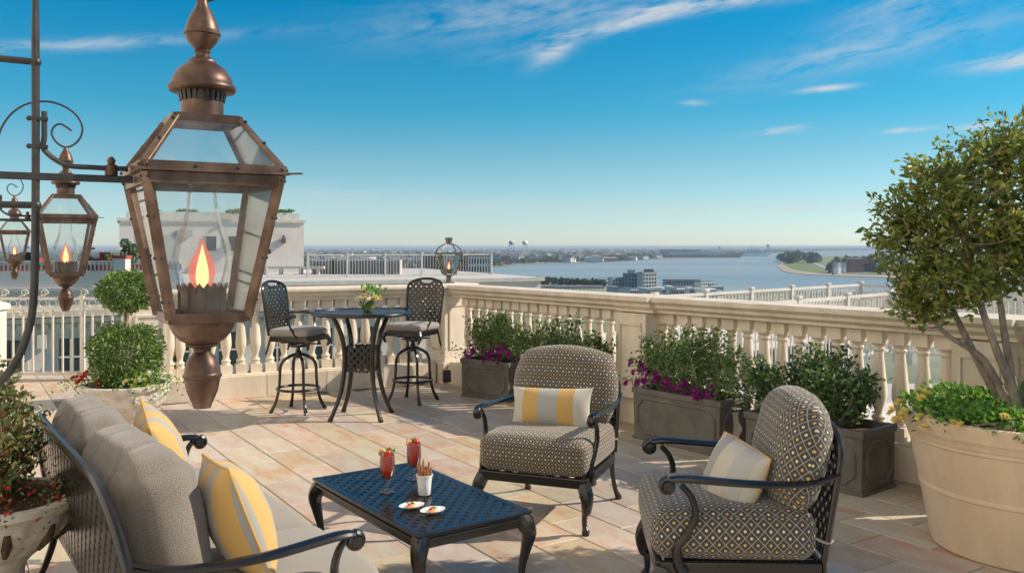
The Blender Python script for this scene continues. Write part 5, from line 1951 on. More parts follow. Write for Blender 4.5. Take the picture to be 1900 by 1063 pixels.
throw_pillow("yellow and grey striped pillow at the near end of the sofa", .45, .45, .23, M["pillow"], local(SC, SR, (-.69, .03, .685)), (R(-20), R(5), SR + R(-5)), pinch=.05)
throw_pillow("yellow and grey striped pillow at the far end of the sofa", .45, .45, .22, M["pillow"], local(SC, SR, (.44, .03, .70)), (R(-20), R(-8), SR + R(-8)), pinch=.05)

# coffee table
CTR = (-.496, 4.469)
cr_ = math.atan2(-.815, .58)
ct = thing("coffee_table", "low black lattice top coffee table with cabriole legs", "coffee table", (*CTR, 0), cr_)
TLh, TWh, ZT = .585, .3135, .44
fr = MB()


def rim(mb, o_, z0, z1, w):
    a, b = TLh - o_, TWh - o_
    zc, hh = (z0 + z1) / 2, z1 - z0
    mb.box((0, -b + w / 2, zc), (2 * a, w, hh)).box((0, b - w / 2, zc), (2 * a, w, hh))
    mb.box((-a + w / 2, 0, zc), (w, 2 * b - 2 * w, hh)).box((a - w / 2, 0, zc), (w, 2 * b - 2 * w, hh))
    return mb


rim(MB(), 0, ZT - .014, ZT, .045).build("top_rim", M["iron"], ct, 0, bevel=.005)
rim(MB(), .008, ZT - .026, ZT - .0145, .03).build("edge_moulding", M["iron"], ct, 0, bevel=.004)
rim(MB(), .0, ZT - .038, ZT - .0265, .03).build("edge_moulding", M["iron"], ct, 0, bevel=.004)
rim(MB(), .016, ZT - .075, ZT - .0385, .02).build("apron", M["iron"], ct, 0, bevel=.004)
stuff(lattice(lambda s, tt: abs(s) < TLh - .04 and abs(tt) < TWh - .04, (-TLh, -TWh, TLh, TWh), .050, .031, .007, lambda s, tt, o: (s, tt, ZT - .006 + o)).build("top_lattice", M["iron"], ct, 0))
for sx in (-1, 1):
    for sy in (-1, 1):
        cabriole(MB(), sx * (TLh - .045), sy * (TWh - .045), ZT - .02, sx, sy, 1.15).build("leg", M["iron"], ct)

# things on the coffee table
ZTt = ZT + .0015


def cocktail(label, loc, rz):
    t = thing("tomato_cocktail", label, "cocktail", loc, rz, "red cocktails on the coffee table")
    MB().lathe([(.036, 0), (.034, .003), (.010, .006), (.005, .012), (.005, .040), (.009, .046), (.022, .056), (.033, .075), (.037, .105), (.036, .14), (.034, .172), (.0325, .172), (.0345, .14), (.0355, .105), (.0315, .076), (.020, .058), (.004, .050)], 24, cap=False).build("glass", M["clear"], t, 60)
    MB().lathe([(.003, .052), (.019, .059), (.0305, .077), (.0345, .105), (.0335, .14), (.0325, .160), (.001, .161)], 24).build("tomato_juice", M["redjuice"], t, 60)
    MB().sphere((.006, -.01, .176), .015, 12, 8).build("cherry_tomato", M["tomato"], t)
    P = [(-.028 + .012 * math.cos(a), .006, .170 + .013 * math.sin(a)) for a in np.linspace(-.6, 3.9, 10)]
    MB().tube(P, lerp_list([.007, .009, .008, .004], 10), 8).build("shrimp", M["shrimp"], t)
    MB().sphere((.020, .008, .172), .010, 10, 7, (1.2, 1, 1)).sphere((-.012, .014, .170), .010, 10, 7).build("olive", M["olive"], t)
    MB().tube([(-.025, .012, .166), (.034, -.006, .19)], .0013, 6).build("skewer", M["bread"], t)
    n = 14
    leaves("herb_sprig", [(.002 + nrs.normal() * .01, .006 + nrs.normal() * .008, .166) for _ in range(n)], [(nrs.normal() * .5, nrs.normal() * .5, 1) for _ in range(n)], .034, .014, M["creeper"], t)
    t.scale = (1.06, 1.06, 1.14)
    return t


cocktail("red tomato cocktail on the coffee table, nearer the sofa", (-.640, 4.49, ZTt), 0)
cocktail("red tomato cocktail with tall garnish, behind the breadstick cup", (-.532, 4.74, ZTt), .8)
t = thing("breadstick_cup", "white china cup full of breadsticks", "cup", (-.445, 4.44, ZTt))
MB().lathe([(.030, 0), (.032, .002), (.035, .05), (.0405, .094), (.044, .096), (.044, .102), (.0405, .102), (.033, .05), (.028, .006), (.003, .005)], 28).build("cup", M["porcelain"], t, 50)
for k in range(11):
    a = k * 2.4
    rb_ = .012 * math.sqrt(k / 11)
    ft = .036 * math.sqrt((k + 1) / 11)
    p0 = Vector((rb_ * math.cos(a), rb_ * math.sin(a), .008))
    p1 = Vector((ft * math.cos(a) * 1.15, ft * math.sin(a) * 1.15, rnd.uniform(.135, .172)))
    P = [p0.lerp(p1, f) + Vector((rnd.uniform(-.0015, .0015), rnd.uniform(-.0015, .0015), 0)) for f in np.linspace(0, 1, 9)]
    MB().tube(P, [.0046 + (.0008 if i % 2 else 0) for i in range(9)], 7).build("breadstick", M["bread"], t)


def canape(label, loc, rz):
    t = thing("canape_dish", label, "dish", loc, rz, "white canape dishes")
    mb = MB().lathe([(.012, 0), (.030, .002), (.048, .010), (.055, .014), (.055, .016), (.046, .0125), (.028, .005), (.002, .004)], 28)
    mb.move(lambda p: Vector((p.x * (1.05 + .0 * p.x) + math.copysign(max(0, abs(p.x) - .04) * .5, p.x), p.y * .86, p.z)))
    mb.build("dish", M["porcelain"], t, 60)
    MB().sphere((-.004, -.002, .012), .018, 10, 6, (1.5, 1.1, .55)).build("salmon", M["shrimp"], t)
    MB().sphere((-.012, -.006, .018), .010, 8, 6, (1.3, 1, .7)).build("pepper", M["tomato"], t)
    MB().sphere((.010, .004, .017), .008, 8, 6).build("caper", M["black"], t)
    leaves("herb", [(nrs.normal() * .008, nrs.normal() * .006, .018) for _ in range(10)], [(nrs.normal(), nrs.normal(), .7) for _ in range(10)], .018, .010, M["creeper"], t)
    return t


canape("white oval canape dish nearer the sofa side of the table", (-.483, 4.21, ZTt), R(32))
canape("white oval canape dish nearer the side-on armchair", (-.375, 4.137, ZTt), R(36))

# bar table
bt = thing("bar_table", "tall round black bar table with lattice waist", "bar table", (-1.498, 8.71, 0), R(-4))
ZB, RB = 1.05, .485
MB().tube([(RB * math.cos(a), RB * math.sin(a), ZB - .012) for a in [k * 2 * PI / 48 for k in range(48)]], .016, 8, True, flat=(1.0, 1.1)).build("top_rim", M["iron"], bt)
MB().tube([((RB - .05) * math.cos(a), (RB - .05) * math.sin(a), ZB - .012) for a in [k * 2 * PI / 48 for k in range(48)]], .009, 6, True).build("inner_ring", M["iron"], bt)
stuff(lattice(lambda s, tt: s * s + tt * tt < (RB - .028) ** 2, (-RB, -RB, RB, RB), .046, .033, .008, lambda s, tt, o: (s, tt, ZB - .008 + o)).build("top_lattice", M["iron"], bt, 0))
for k in range(4):
    a = PI / 4 + k * PI / 2
    P = spline([(r_ * math.cos(a), r_ * math.sin(a), z_) for r_, z_ in ((.34, ZB - .02), (.29, .96), (.225, .82), (.195, .66), (.195, .52), (.215, .36), (.26, .2), (.325, .06), (.35, .015), (.352, 0))], 4)
    MB().tube(P, lerp_list([.018, .022, .024, .024, .024, .023, .022, .021, .027, .02], len(P)), 10).build("leg", M["iron"], bt)
    b_ = a + PI / 2
    p0 = Vector((.19 * math.cos(a), .19 * math.sin(a), 0))
    p1 = Vector((.19 * math.cos(b_), .19 * math.sin(b_), 0))
    e = (p1 - p0).normalized()
    nr_ = Vector((-e.y, e.x, 0))
    wl_ = (p1 - p0).length
    f3 = lambda s, tt, o, p0=p0, e=e, nr_=nr_: tuple(p0 + e * s + nr_ * o + Vector((0, 0, tt)))
    lm = lattice(lambda s, tt: .01 < s < wl_ - .01 and .46 < tt < .71, (0, .46, wl_, .71), .052, .026, .008, f3)
    stuff(lm.build("waist_lattice", M["iron"], bt, 0))


def bar_stool():
    t = thing("bar_stool", "x", "bar stool", (0, 0, 0), 0, "black swivel bar stools")
    for k in range(4):
        a = PI / 4 + k * PI / 2
        P = spline([(r_ * math.cos(a), r_ * math.sin(a), z_) for r_, z_ in ((.015, .585), (.07, .575), (.15, .53), (.185, .46), (.19, .36), (.20, .24), (.23, .11), (.275, .02), (.285, .0))], 4)
        MB().tube(P, lerp_list([.017, .017, .017, .016, .015, .015, .0155, .02, .022], len(P)), 8).build("leg", M["iron"], t)
    MB().tube([(.215 * math.cos(a), .215 * math.sin(a), .235) for a in [k * 2 * PI / 32 for k in range(32)]], .014, 8, True).build("foot_ring", M["iron"], t)
    MB().lathe([(.03, .55), (.035, .57), (.03, .62), (.02, .63), (.02, .66), (.09, .665), (.09, .685)], 16).build("swivel", M["iron"], t)
    sf = MB()
    for (a, b) in (((-.215, -.22), (.215, -.22)), ((.215, -.22), (.20, .20)), ((.20, .20), (-.20, .20)), ((-.20, .20), (-.215, -.22))):
        sf.bar((a[0], a[1], .755), (b[0], b[1], .755), .025, .05)
    sf.bar((-.2, 0, .70), (.2, 0, .70), .04, .014).bar((0, -.21, .70), (0, .2, .70), .04, .014)
    sf.build("seat_frame", M["iron"], t, 0, bevel=.006)
    for sx in (-1, 1):
        P = spline([(sx * .20, -.205, .77), (sx * .225, -.235, .72), (sx * .205, -.225, .66)], 5)
        MB().tube(P, lerp_list([.03, .022, .012], len(P)), 8).build("knee_bracket", M["iron"], t)
        P = spline([(sx * .20, .20, .79), (sx * .205, .215, .72), (sx * .21, .235, .64), (sx * .215, .25, .6)], 4)
        MB().tube(P, .011, 8).build("rear_bracket", M["iron"], t)
    c_ = rbox(.46, .44, .075, .032, (16, 16, 6), (.004, .006, .012), .002, 4.0)
    cushion_obj("seat_cushion", c_, M["stoolpad"], t, Matrix.Translation((0, -.01, .822)))

    def b3(s, tt, off=0.0):
        return Vector((s, .215 + .14 * tt + off + .03 * (1 - (s / .23) ** 2), .79 + tt))
    HB_, HW_ = .545, .228

    def wid(tt):
        f = tt / HB_
        return HW_ * (.88 + .12 * min(1, f / .6)) * (1 if f < .8 else max(0, 1 - ((f - .8) / .2) ** 2.6) ** .5)
    pts = [b3(-wid(HB_ * f), HB_ * f) for f in list(np.linspace(0, .8, 8)) + [.88, .93, .965, .985]]
    pts += [b3(s, HB_) for s in (-.05, 0, .05)]
    pts += [b3(wid(HB_ * f), HB_ * f) for f in [.985, .965, .93, .88] + list(np.linspace(.8, 0, 8))]
    MB().tube(spline(pts, 2), .0145, 8).build("back_frame", M["iron"], t)
    ins = lambda s, tt: 0.03 < tt < HB_ and abs(s) < wid(tt) and not ((s / .085) ** 2 + ((tt - HB_ + .012) / .045) ** 2 < 1)
    stuff(lattice(ins, (-.23, 0, .23, HB_), .047, .029, .008, lambda s, tt, o: tuple(b3(s, tt, o))).build("back_lattice", M["iron"], t, 0))
    P = [b3(.088 * math.cos(a), HB_ - .012 + .048 * math.sin(a)) for a in np.linspace(PI * 1.02, PI * 1.98, 12)]
    MB().tube(P, .008, 6).build("back_scallop", M["iron"], t)
    for sx in (-1, 1):
        P = spline([b3(sx * .215, .20), (sx * .25, .12, 1.0), (sx * .27, .0, .995), (sx * .26, -.09, 1.0), (sx * .255, -.12, .985)], 5)
        MB().tube(P, lerp_list([.010, .013, .016, .018, .014], len(P)), 8).build("arm", M["iron"], t)
        P = spline([(sx * .26, -.075, .99), (sx * .262, -.045, .95), (sx * .245, -.05, .88), (sx * .22, -.10, .78), (sx * .215, -.11, .74)], 5)
        MB().tube(P, .011, 8).build("arm_support", M["iron"], t)
    return t


s1 = place(bar_stool(), (-2.21, 9.04, 0), R(74), "black lattice back bar stool at the left of the bar table")
s2 = place(dup(s1), (-1.09, 9.60, 0), R(-24), "black lattice back bar stool at the right, under the corner balustrade")


# flower arrangement on the bar table
def bloom(kind, n_p=11, s=.03):
    P, D, L = [], [], []
    for k in range(n_p * 2):
        ring = k // n_p
        a = k * 2 * PI / n_p + ring * .3
        el_ = (.35, 1.0)[ring]
        d = np.array([math.cos(a) * math.cos(el_), math.sin(a) * math.cos(el_), math.sin(el_)])
        P.append(d * .002)
        D.append(d)
        L.append(s * (1 - .15 * ring))
    o = leaves("bloom", P, D, np.array(L), np.array(L) * .75, M[kind], None, fold=.35)
    me = o.data
    bpy.data.objects.remove(o)
    return me


vz = thing("flower_vase", "small vase of yellow, amber and white flowers on the bar table", "vase", (-1.43, 8.68, ZB + .003))
MB().lathe([(.045, 0), (.05, .004), (.05, .09), (.047, .09), (.046, .008), (.002, .008)], 20).build("vase", M["clear"], vz, 40)
P, D = ball_leaves(160, .045, (0, 0, .048), (1, 1, 1), .3)
stuff(leaves("vase_greenery", [p for p in P], D, .035, .022, M["creeper"], vz))
blooms = {k: bloom(k, 11, .042) for k in ("yelpetal", "whitepetal", "orangepetal")}
for k in range(26):
    a = k * 2.4
    r_ = .12 * math.sqrt(k / 26)
    x_, y_ = r_ * math.cos(a), r_ * math.sin(a)
    kind = "orangepetal" if x_ < .02 and y_ > -.02 and k % 2 == 0 else ("yelpetal" if k % 3 == 0 else "whitepetal")
    o = link("flower", blooms[kind], vz)
    o.location = (x_, y_, .20 - r_ * .75 + rnd.uniform(-.01, .015))
    o.rotation_euler = (-y_ * 7, x_ * 7, a)
    MB().tube([(x_ * .2, y_ * .2, .02), (x_, y_, .19 - r_ * .75)], .002, 5).build("stem", M["olive"], vz)
n = 60
stuff(leaves("filler_leaves", [(nrs.normal() * .05 + .03, nrs.normal() * .05, .14 + nrs.uniform(0, .1)) for _ in range(n)], [(nrs.normal() * .5 + .2, nrs.normal() * .5, 1) for _ in range(n)], .06, .025, M["creeper"], vz))


# ------------------------------------------------------------------ trough planters, shrubs, petunias
def trough(label, corner, d1, l1, d2, l2, h):
    """corner on the floor, d1 along the front face, d2 to the back"""
    ang = math.atan2(d1.y, d1.x)
    ctr = corner + d1 * l1 / 2 + d2 * l2 / 2
    t = thing("trough_planter", label, "planter", (ctr.x, ctr.y, 0), ang, "grey trough planters along the balustrade")
    w = .025
    body = MB()
    body.add([(sx * l1 / 2 * k, sy * l2 / 2 * k, z_) for z_, k in ((0, .985), (h - .045, 1.0)) for sx, sy in ((-1, -1), (1, -1), (1, 1), (-1, 1))],
             [(0, 3, 2, 1), (0, 1, 5, 4), (1, 2, 6, 5), (2, 3, 7, 6), (3, 0, 4, 7)])
    body.build("body", M["lead"], t, 0, bevel=.006)
    rm = MB()
    a, b = l1 / 2 + .012, l2 / 2 + .012
    ww = .045
    rm.box((0, -b + ww / 2, h - .025), (2 * a, ww, .05)).box((0, b - ww / 2, h - .025), (2 * a, ww, .05))
    rm.box((-a + ww / 2, 0, h - .025), (ww, 2 * b - 2 * ww, .05)).box((a - ww / 2, 0, h - .025), (ww, 2 * b - 2 * ww, .05))
    rm.build("rim", M["lead"], t, 0, bevel=.006)
    MB().box((0, 0, h - .055), (l1 - .07, l2 - .07, .02)).build("soil", M["soil"], t, 0)
    MB().box((0, 0, .012), (l1 + .012, l2 + .012, .024)).build("foot", M["lead"], t, 0, bevel=.004)
    # raised panel moulding with cut corners on each face
    for (px_, py_, ax, half_) in ((0, -1, (1, 0), l1 / 2), (0, 1, (1, 0), l1 / 2), (1, 0, (0, 1), l2 / 2), (-1, 0, (0, 1), l2 / 2)):
        hx = half_ - .055
        z0, z1 = .07, h - .09
        c = .07
        pts = [(-hx + c, z0), (hx - c, z0), (hx, z0 + c), (hx, z1 - c), (hx - c, z1), (-hx + c, z1), (-hx, z1 - c), (-hx, z0 + c)]
        off = (l2 if py_ else l1) / 2 + .001
        mb = MB().tube([(px_ * off + ax[0] * q, py_ * off + ax[1] * q, z_) for q, z_ in pts], .010, 6, True)
        mb.build("panel_moulding", M["lead"], t, 20)
    return t, ang, ctr


def shrub(label, ctr, ang, l, w, z0, z1, m, stems=60, per=34, leaf=.042, cat="shrub", name="boxwood_shrub", spread=1.12, topf=None):
    t = thing(name, label, cat, (ctr.x, ctr.y, z0), ang)
    P, D = [], []
    st_ = MB()
    hgt = z1 - z0
    for k in range(stems):
        bx, by = rnd.uniform(-.8, .8) * l / 2, rnd.uniform(-.7, .7) * w / 2
        tx = bx * spread + rnd.gauss(0, .05)
        ty = by * spread * 1.35 + rnd.gauss(0, .05)
        f = topf(tx / (l / 2)) if topf else (1 - .35 * abs(tx / (l / 2)) ** 2.5)
        tz = hgt * rnd.uniform(.6, 1.04) * f
        mid_ = Vector(((bx + tx) / 2 + rnd.gauss(0, .02), (by + ty) / 2 + rnd.gauss(0, .02), tz * .55))
        sp = spline([(bx * .6, by * .6, -.02), mid_, (tx, ty, tz)], 6)
        st_.tube(sp, lerp_list([.004, .0015], len(sp)), 5)
        for q in range(int(per * 1.5)):
            u = .12 + .88 * (q / (per * 1.5)) ** .8
            i = min(int(u * (len(sp) - 1)), len(sp) - 2)
            p = sp[i].lerp(sp[i + 1], u * (len(sp) - 1) - i)
            ax = (sp[i + 1] - sp[i]).normalized()
            d = Vector((rnd.gauss(0, 1), rnd.gauss(0, 1), rnd.gauss(0, .6))).normalized() + ax * .7
            sct = .025
            P.append((p.x + rnd.gauss(0, sct), p.y + rnd.gauss(0, sct), p.z + rnd.gauss(0, sct)))
            D.append(tuple(d))
    st_.build("stems", M["bark"], t)
    L_ = nrs.uniform(.7, 1.2, len(P)) * leaf
    stuff(leaves("foliage", P, D, L_, L_ * .5, m, t))
    return t


pet = bloom("petunia", 6, .036)
red_me, yel_me, wht_me = bloom("redpetal", 7, .026), bloom("yelpetal", 6, .026), bloom("whitepetal", 6, .03)


def flowers(name, label, ctr, ang, spots, z0, fm, leafm, nleaf, sx, sy, sz, leaf=.035, cat="flowers", fs=1.0):
    t = thing(name, label, cat, (ctr.x, ctr.y, z0), ang)
    P = [(nrs.normal() * sx * .5, nrs.normal() * sy * .5, nrs.normal() * sz * .35) for _ in range(nleaf)]
    D = [(nrs.normal() * .8, nrs.normal() * .8 - .3, nrs.normal() * .5 + .4) for _ in range(nleaf)]
    stuff(leaves("foliage", P, D, nrs.uniform(.7, 1.2, nleaf) * leaf, leaf * .55, leafm, t))
    for (x_, y_, z_) in spots:
        o = link("flower", rnd.choice(fm) if isinstance(fm, (list, tuple)) else fm, t)
        o.location = (x_, y_, z_)
        o.rotation_euler = (rnd.uniform(.4, 1.3), rnd.gauss(0, .4), rnd.uniform(-.7, .7))
        k_ = rnd.uniform(.8, 1.15) * fs
        o.scale = (k_, k_, k_)
    return t


UR = DR.copy()
NB = -NR   # towards the balustrade
HT = .455
# corner trough
cA = G(856, 734)
dA = (G(943, 747) - cA)
lA = dA.length
dA.normalize()
dAb = Vector((-dA.y, dA.x, 0))
dAb = dAb if dAb.y > 0 else -dAb
tA, aA, cA_ = trough("grey trough planter by the corner pier, left of the front facing armchair", cA, dA, lA, dAb, .42, .43)
shrub("bushy green shrub in the corner trough planter", cA_ + Vector((.05, .06, 0)), aA, .92, .46, .38, .92, M["shrub"], 70, 36)
spots = [(rnd.uniform(-.25, .48), -.20 + rnd.uniform(-.06, .06), rnd.uniform(-.05, .13)) for _ in range(30)] + [(-.36, -.12, -.02), (-.38, -.1, .02), (-.33, -.2, -.06)]
flowers("petunias", "magenta petunias spilling over the corner trough planter", cA_ + Vector((0, 0, 0)), aA, spots, .46, pet, M["petgreen"], 380, .75, .16, .16)
# hidden trough behind the chair
cB = BC + DR * 2.12 + NR * .50
tB, aB, cB_ = trough("grey trough planter hidden behind the front facing armchair", cB, UR, .95, NB, .40, .43)
shrub("low wide green shrub rising behind the front facing armchair", cB_, aB, 1.05, .46, .38, .97, M["boxwood"], 80, 36)
# third
cC = G(1175, 812)
tC, aC, cC_ = trough("grey trough planter between the two armchairs", cC, UR, .95, NB, .41, HT)
shrub("loose green shrub in the trough planter between the armchairs", cC_, aC, .98, .46, .42, .98, M["shrub"], 72, 36)
spots = [(-.47 + .9 * (k / 34) + rnd.gauss(0, .03), -.19 + rnd.uniform(-.07, .05), rnd.uniform(-.03, .09) + (.1 * (1 - k / 12) if k < 12 else 0)) for k in range(34)]
spots += [(-.52 + rnd.gauss(0, .04), -.1 + rnd.gauss(0, .06), rnd.uniform(-.02, .2)) for _ in range(12)]
flowers("petunias", "magenta petunias along the front of the trough between the armchairs", cC_, aC, spots, .47, pet, M["petgreen"], 420, .95, .14, .14)
# fourth
cD = G(1600, 923) - UR * .95
tD, aD, cD_ = trough("grey trough planter behind the side-on armchair, next to the big pot", cD, UR, .95, NB, .44, HT - .01)
shrub("dense dark green shrub in the trough next to the big pot", cD_ - UR * .05, aD, .98, .5, .42, .93, M["holly"], 86, 40, leaf=.045)

# ------------------------------------------------------------------ topiary bowl
tpp = Vector((-3.62, 8.2, 0))
t = thing("stone_bowl_planter", "carved white stone bowl planter under the double ball topiary", "planter", tpp)


def carved(a, z_):
    return 1 + (.035 * math.sin(5 * a + z_ * 26) * math.sin(9 * a - z_ * 31) + .018 * math.sin(23 * a + z_ * 60)) * (1 if .07 < z_ < .35 else 0)


prof = [(.20, 0), (.215, .02), (.215, .04), (.17, .055), (.17, .07)] + [(.17 + .20 * math.sin(f * PI / 2) ** .9, .07 + .29 * f) for f in np.linspace(.05, 1, 14)] + [(.385, .37), (.40, .385), (.40, .415), (.385, .42), (.35, .42), (.34, .36), (.01, .36)]
MB().lathe(prof, 96, mod=carved).build("bowl", M["urn"], t, 45)
MB().lathe([(.335, .365), (.335, .39), (.01, .40)], 24).build("soil", M["soil"], t)
t = thing("ball_topiary", "clipped double ball topiary in the stone bowl", "topiary", (tpp.x, tpp.y, .39))
MB().tube(spline([(0, 0, 0), (.012, 0, .3), (-.008, 0, .62), (0, 0, .85)], 5), .017, 8).build("stem", M["bark"], t)
P, D = ball_leaves(5200, .295, (0, 0, .29), (1, 1, .92), .45, cube=3.2)
stuff(leaves("lower_ball", P, D, nrs.uniform(.7, 1.2, len(P)) * .040, .020, M["boxwood"], t))
P, D = ball_leaves(3400, .255, (0, 0, .885), (1.0, 1, .76), .45)
stuff(leaves("upper_ball", P, D, nrs.uniform(.7, 1.2, len(P)) * .038, .019, M["boxwood"], t))
flowers("red_flowers", "small red flowers at the left rim of the stone bowl", tpp + Vector((-.28, -.14, 0)), 0, [(-.06 + rnd.gauss(0, .03), rnd.gauss(0, .03), .05 + rnd.gauss(0, .03)) for _ in range(9)] + [(.11, -.05, .01), (.12, -.06, .0)], .44, red_me, M["petgreen"], 160, .26, .2, .12, fs=1.2)
flowers("mixed_flowers", "pale yellow and white flowers trailing over the right of the bowl", tpp + Vector((.24, -.18, 0)), 0, [(rnd.gauss(0, .1), -.08 + rnd.gauss(0, .05), rnd.gauss(0, .06)) for _ in range(14)], .45, [yel_me, wht_me, yel_me], M["creeper"], 420, .34, .24, .2)

# ------------------------------------------------------------------ left foreground bowl
lp = Vector((-2.16, 3.68, 0))
t = thing("fluted_urn", "white fluted urn at the left edge with red flowers", "urn", lp)


def fluted(a, z_):
    return 1 + (.05 * abs(math.sin(5 * a)) ** .6 - .03) * (1 if .40 < z_ < .60 else 0)


prof = [(.20, 0), (.20, .06), (.13, .09), (.10, .14), (.09, .26), (.10, .36), (.13, .395)] + [(.13 + .16 * math.sin(f * PI / 2), .395 + .20 * f) for f in np.linspace(.08, 1, 12)] + [(.305, .60), (.325, .615), (.325, .64), (.31, .648), (.28, .645), (.27, .60), (.01, .60)]
MB().lathe(prof, 80, mod=fluted).build("bowl", M["urn"], t, 45)
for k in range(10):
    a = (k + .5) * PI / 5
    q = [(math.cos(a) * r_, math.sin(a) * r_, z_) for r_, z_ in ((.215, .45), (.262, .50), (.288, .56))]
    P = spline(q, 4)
    MB().tube(P, lerp_list([.010, .020, .012], len(P)), 8, flat=(1.0, .8)).build("flute_shade", M["soil"], t)  # dark strip laid on the bowl in place of a shaded hollow
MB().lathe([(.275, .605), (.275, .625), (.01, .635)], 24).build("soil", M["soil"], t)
shrub("red tipped green shrub in the fluted urn at the left edge", lp + Vector((-.13, .04, 0)), .3, .42, .46, .62, 1.19, M["redshrub"], 70, 44, leaf=.036, name="red_tipped_shrub", spread=1.25)
sp_ = [(rnd.gauss(.05, .12), rnd.gauss(-.05, .11), rnd.uniform(-.02, .08)) for _ in range(60)]
flowers("red_flowers", "tiny red flowers filling the rim of the fluted urn", lp + Vector((.06, -.04, 0)), 0, sp_, .66, red_me, M["redshrub"], 700, .46, .36, .16, leaf=.024, fs=.36)

# ------------------------------------------------------------------ big pot and tree
BP = Vector(((1905 - CX) / F * 4.95, 4.95, 0))
t = thing("big_pot", "huge sand coloured round pot at the right edge", "pot", BP)
prof = [(.49, 0), (.505, .012), (.515, .06), (.565, .33), (.571, .335), (.573, .35), (.569, .36), (.622, .60), (.630, .605), (.632, .625), (.638, .63), (.648, .668), (.652, .672), (.656, .70), (.672, .745), (.672, .755), (.655, .76), (.62, .755), (.60, .70), (.01, .70)]
MB().lathe([(r_ * .975, z_) for r_, z_ in prof], 96).build("pot", M["pot"], t, 30)
MB().lathe([(.605, .70), (.605, .715), (.01, .73)], 32).build("soil", M["soil"], t)

tr = thing("potted_tree", "multi stemmed evergreen tree in the huge pot", "tree", (BP.x - .04, BP.y, .71))
STEM = [
    [(-.02, 0, 0), (-.10, .02, .18), (-.20, .04, .36), (-.40, .06, .50), (-.58, .06, .72)],
    [(0, -.02, 0), (-.07, -.03, .22), (-.17, -.04, .45), (-.28, -.06, .75), (-.38, -.08, 1.1), (-.45, -.1, 1.35)],
    [(.0, .03, 0), (-.02, .05, .25), (-.05, .08, .55), (-.08, .10, .95), (-.06, .12, 1.45)],
    [(.02, 0, 0), (.05, -.03, .22), (.03, -.06, .5), (.06, -.1, .9), (.10, -.14, 1.4)],
    [(.05, .01, 0), (.22, .0, .14), (.42, .02, .36), (.55, .05, .75), (.60, .06, 1.2)],
    [(-.03, .02, 0), (-.13, .06, .2), (-.26, .10, .48), (-.42, .12, .85), (-.5, .12, 1.1)],
    [(.02, .03, 0), (.10, .08, .25), (.13, .14, .55), (.24, .18, .95), (.26, .2, 1.3)],
    [(.05, -.03, 0), (.16, -.08, .25), (.25, -.14, .55), (.33, -.2, .95), (.36, -.22, 1.3)],
]
SP = []
for i, s in enumerate(STEM):
    sp = spline(s, 7)
    o = MB().tube(sp, lerp_list([.032, .025, .019, .012, .005], len(sp)), 9).build("stem", M["bark"], tr)
    SP.append(sp)
# lumps of crown: centre, radii
LUMPS = [((-.55, 0, 1.30), (.28, .30, .26)), ((-.62, .0, .98), (.24, .28, .22)), ((-.45, -.08, .72), (.30, .30, .22)), ((-.20, 0, 1.55), (.30, .32, .22)), ((.10, 0, 1.62), (.30, .32, .24)),
         ((-.12, -.15, 1.20), (.38, .30, .30)), ((.15, -.1, 1.1), (.34, .36, .34)), ((.5, 0, 1.3), (.34, .36, .36)), ((.62, 0, .95), (.3, .34, .3)), ((-.15, .1, .88), (.36, .32, .24)), ((.35, .1, .78), (.36, .3, .22)), ((-.60, .0, .56), (.14, .16, .10)), ((-.76, 0, 1.02), (.12, .15, .08)), ((-.10, .0, 1.74), (.12, .12, .08))]
tw = MB()
P, D = [], []
allp = [(sp[i], i / len(sp), sp) for sp in SP for i in range(int(len(sp) * .3), len(sp))]
for k in range(980):
    wts = [r_[0] * r_[1] * r_[2] for _, r_ in LUMPS]
    c, r_ = rnd.choices(LUMPS, wts)[0]
    d = Vector((rnd.gauss(0, 1), rnd.gauss(0, 1), rnd.gauss(0, 1))).normalized() * (rnd.uniform(.25, 1) ** .5)
    e = Vector((c[0] + d.x * r_[0], c[1] + d.y * r_[1], (c[2] + d.z * r_[2]) * .86 + .17))
    b = min(allp, key=lambda q: (q[0] - e).length + (1.2 if q[0].z > e.z - .02 else 0))[0]
    mid_ = b.lerp(e, .55) + Vector((rnd.gauss(0, .02), rnd.gauss(0, .02), -.03))
    sp = spline([b, mid_, e], 4)
    tw.tube(sp, lerp_list([.006, .0035, .0018], len(sp)), 4)
    ax = (e - mid_).normalized()
    for q in range(rnd.randint(19, 27)):
        u = rnd.uniform(.45, 1.02)
        i = min(int(u * (len(sp) - 1)), len(sp) - 2)
        p = sp[i].lerp(sp[i + 1], u * (len(sp) - 1) - i)
        P.append((p.x + rnd.gauss(0, .024), p.y + rnd.gauss(0, .024), p.z + rnd.gauss(0, .022)))
        D.append(tuple(ax * .6 + Vector((rnd.gauss(0, .7), rnd.gauss(0, .7), rnd.gauss(0.1, .6)))))
tw.build("twigs", M["bark"], tr)
L_ = nrs.uniform(.55, 1.3, len(P)) * .047
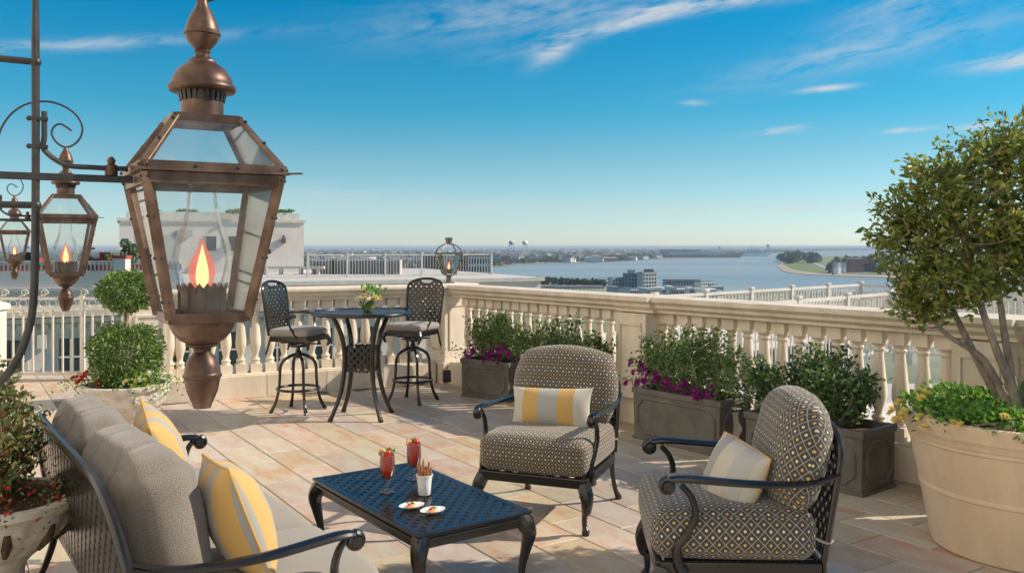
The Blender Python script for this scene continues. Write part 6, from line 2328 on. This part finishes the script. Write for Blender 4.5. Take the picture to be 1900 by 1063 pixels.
stuff(leaves("crown", P, D, L_, L_ * .46, M["treeleaf"], tr))
# creeper under it
P, D = [], []
for k in range(2600):
    a = rnd.uniform(0, 2 * PI)
    r_ = .64 * math.sqrt(rnd.uniform(.05, 1.06))
    z_ = .04 + .06 * rnd.random() + .04 * math.sin(a * 7) - max(0, r_ - .58) * .9 * rnd.random()
    P.append((r_ * math.cos(a), r_ * math.sin(a), z_))
    D.append((math.cos(a) * .5 + rnd.gauss(0, .6), math.sin(a) * .5 + rnd.gauss(0, .6), rnd.gauss(.4, .5)))
cpl = thing("ground_creeper", "bright green creeper with yellow flowers around the tree in the huge pot", "plant", (BP.x, BP.y, .72))
L_ = nrs.uniform(.7, 1.25, len(P)) * .042
stuff(leaves("foliage", P, D, L_, L_ * .6, M["creeper"], cpl))
for k in range(34):
    a = rnd.uniform(PI * .85, PI * 1.75) if k > 8 else rnd.uniform(PI * .9, PI * 1.05)
    r_ = rnd.uniform(.58, .73)
    o = link("flower", yel_me, cpl)
    o.location = (r_ * math.cos(a), r_ * math.sin(a), .07 - max(0, r_ - .6) * .9 + rnd.uniform(-.01, .03) + (.06 if k <= 8 else 0))
    o.rotation_euler = (rnd.uniform(-.6, .6), rnd.uniform(-.6, .6), a)
    k_ = rnd.uniform(.9, 1.4)
    o.scale = (k_, k_, k_)

# ------------------------------------------------------------------ haze over the river plain
hz = MB().box((0, 24500, (GZ - 1.5 + 6.0) / 2), (70000, 61000, 6.0 - (GZ - 1.5))).build("haze", None, None, 0)
tag(hz, "thin blue summer haze over the river plain", "haze", None, "stuff")
hm = bpy.data.materials.new("haze air")
hm.use_nodes = True
hm.node_tree.nodes.clear()
pv = hm.node_tree.nodes.new("ShaderNodeVolumePrincipled")
pv.inputs["Color"].default_value = (0.72, 0.84, 0.98, 1)
pv.inputs["Density"].default_value = 0.000085
pv.inputs["Anisotropy"].default_value = 0.0
mo = hm.node_tree.nodes.new("ShaderNodeOutputMaterial")
hm.node_tree.links.new(pv.outputs[0], mo.inputs["Volume"])
hz.data.materials.append(hm)
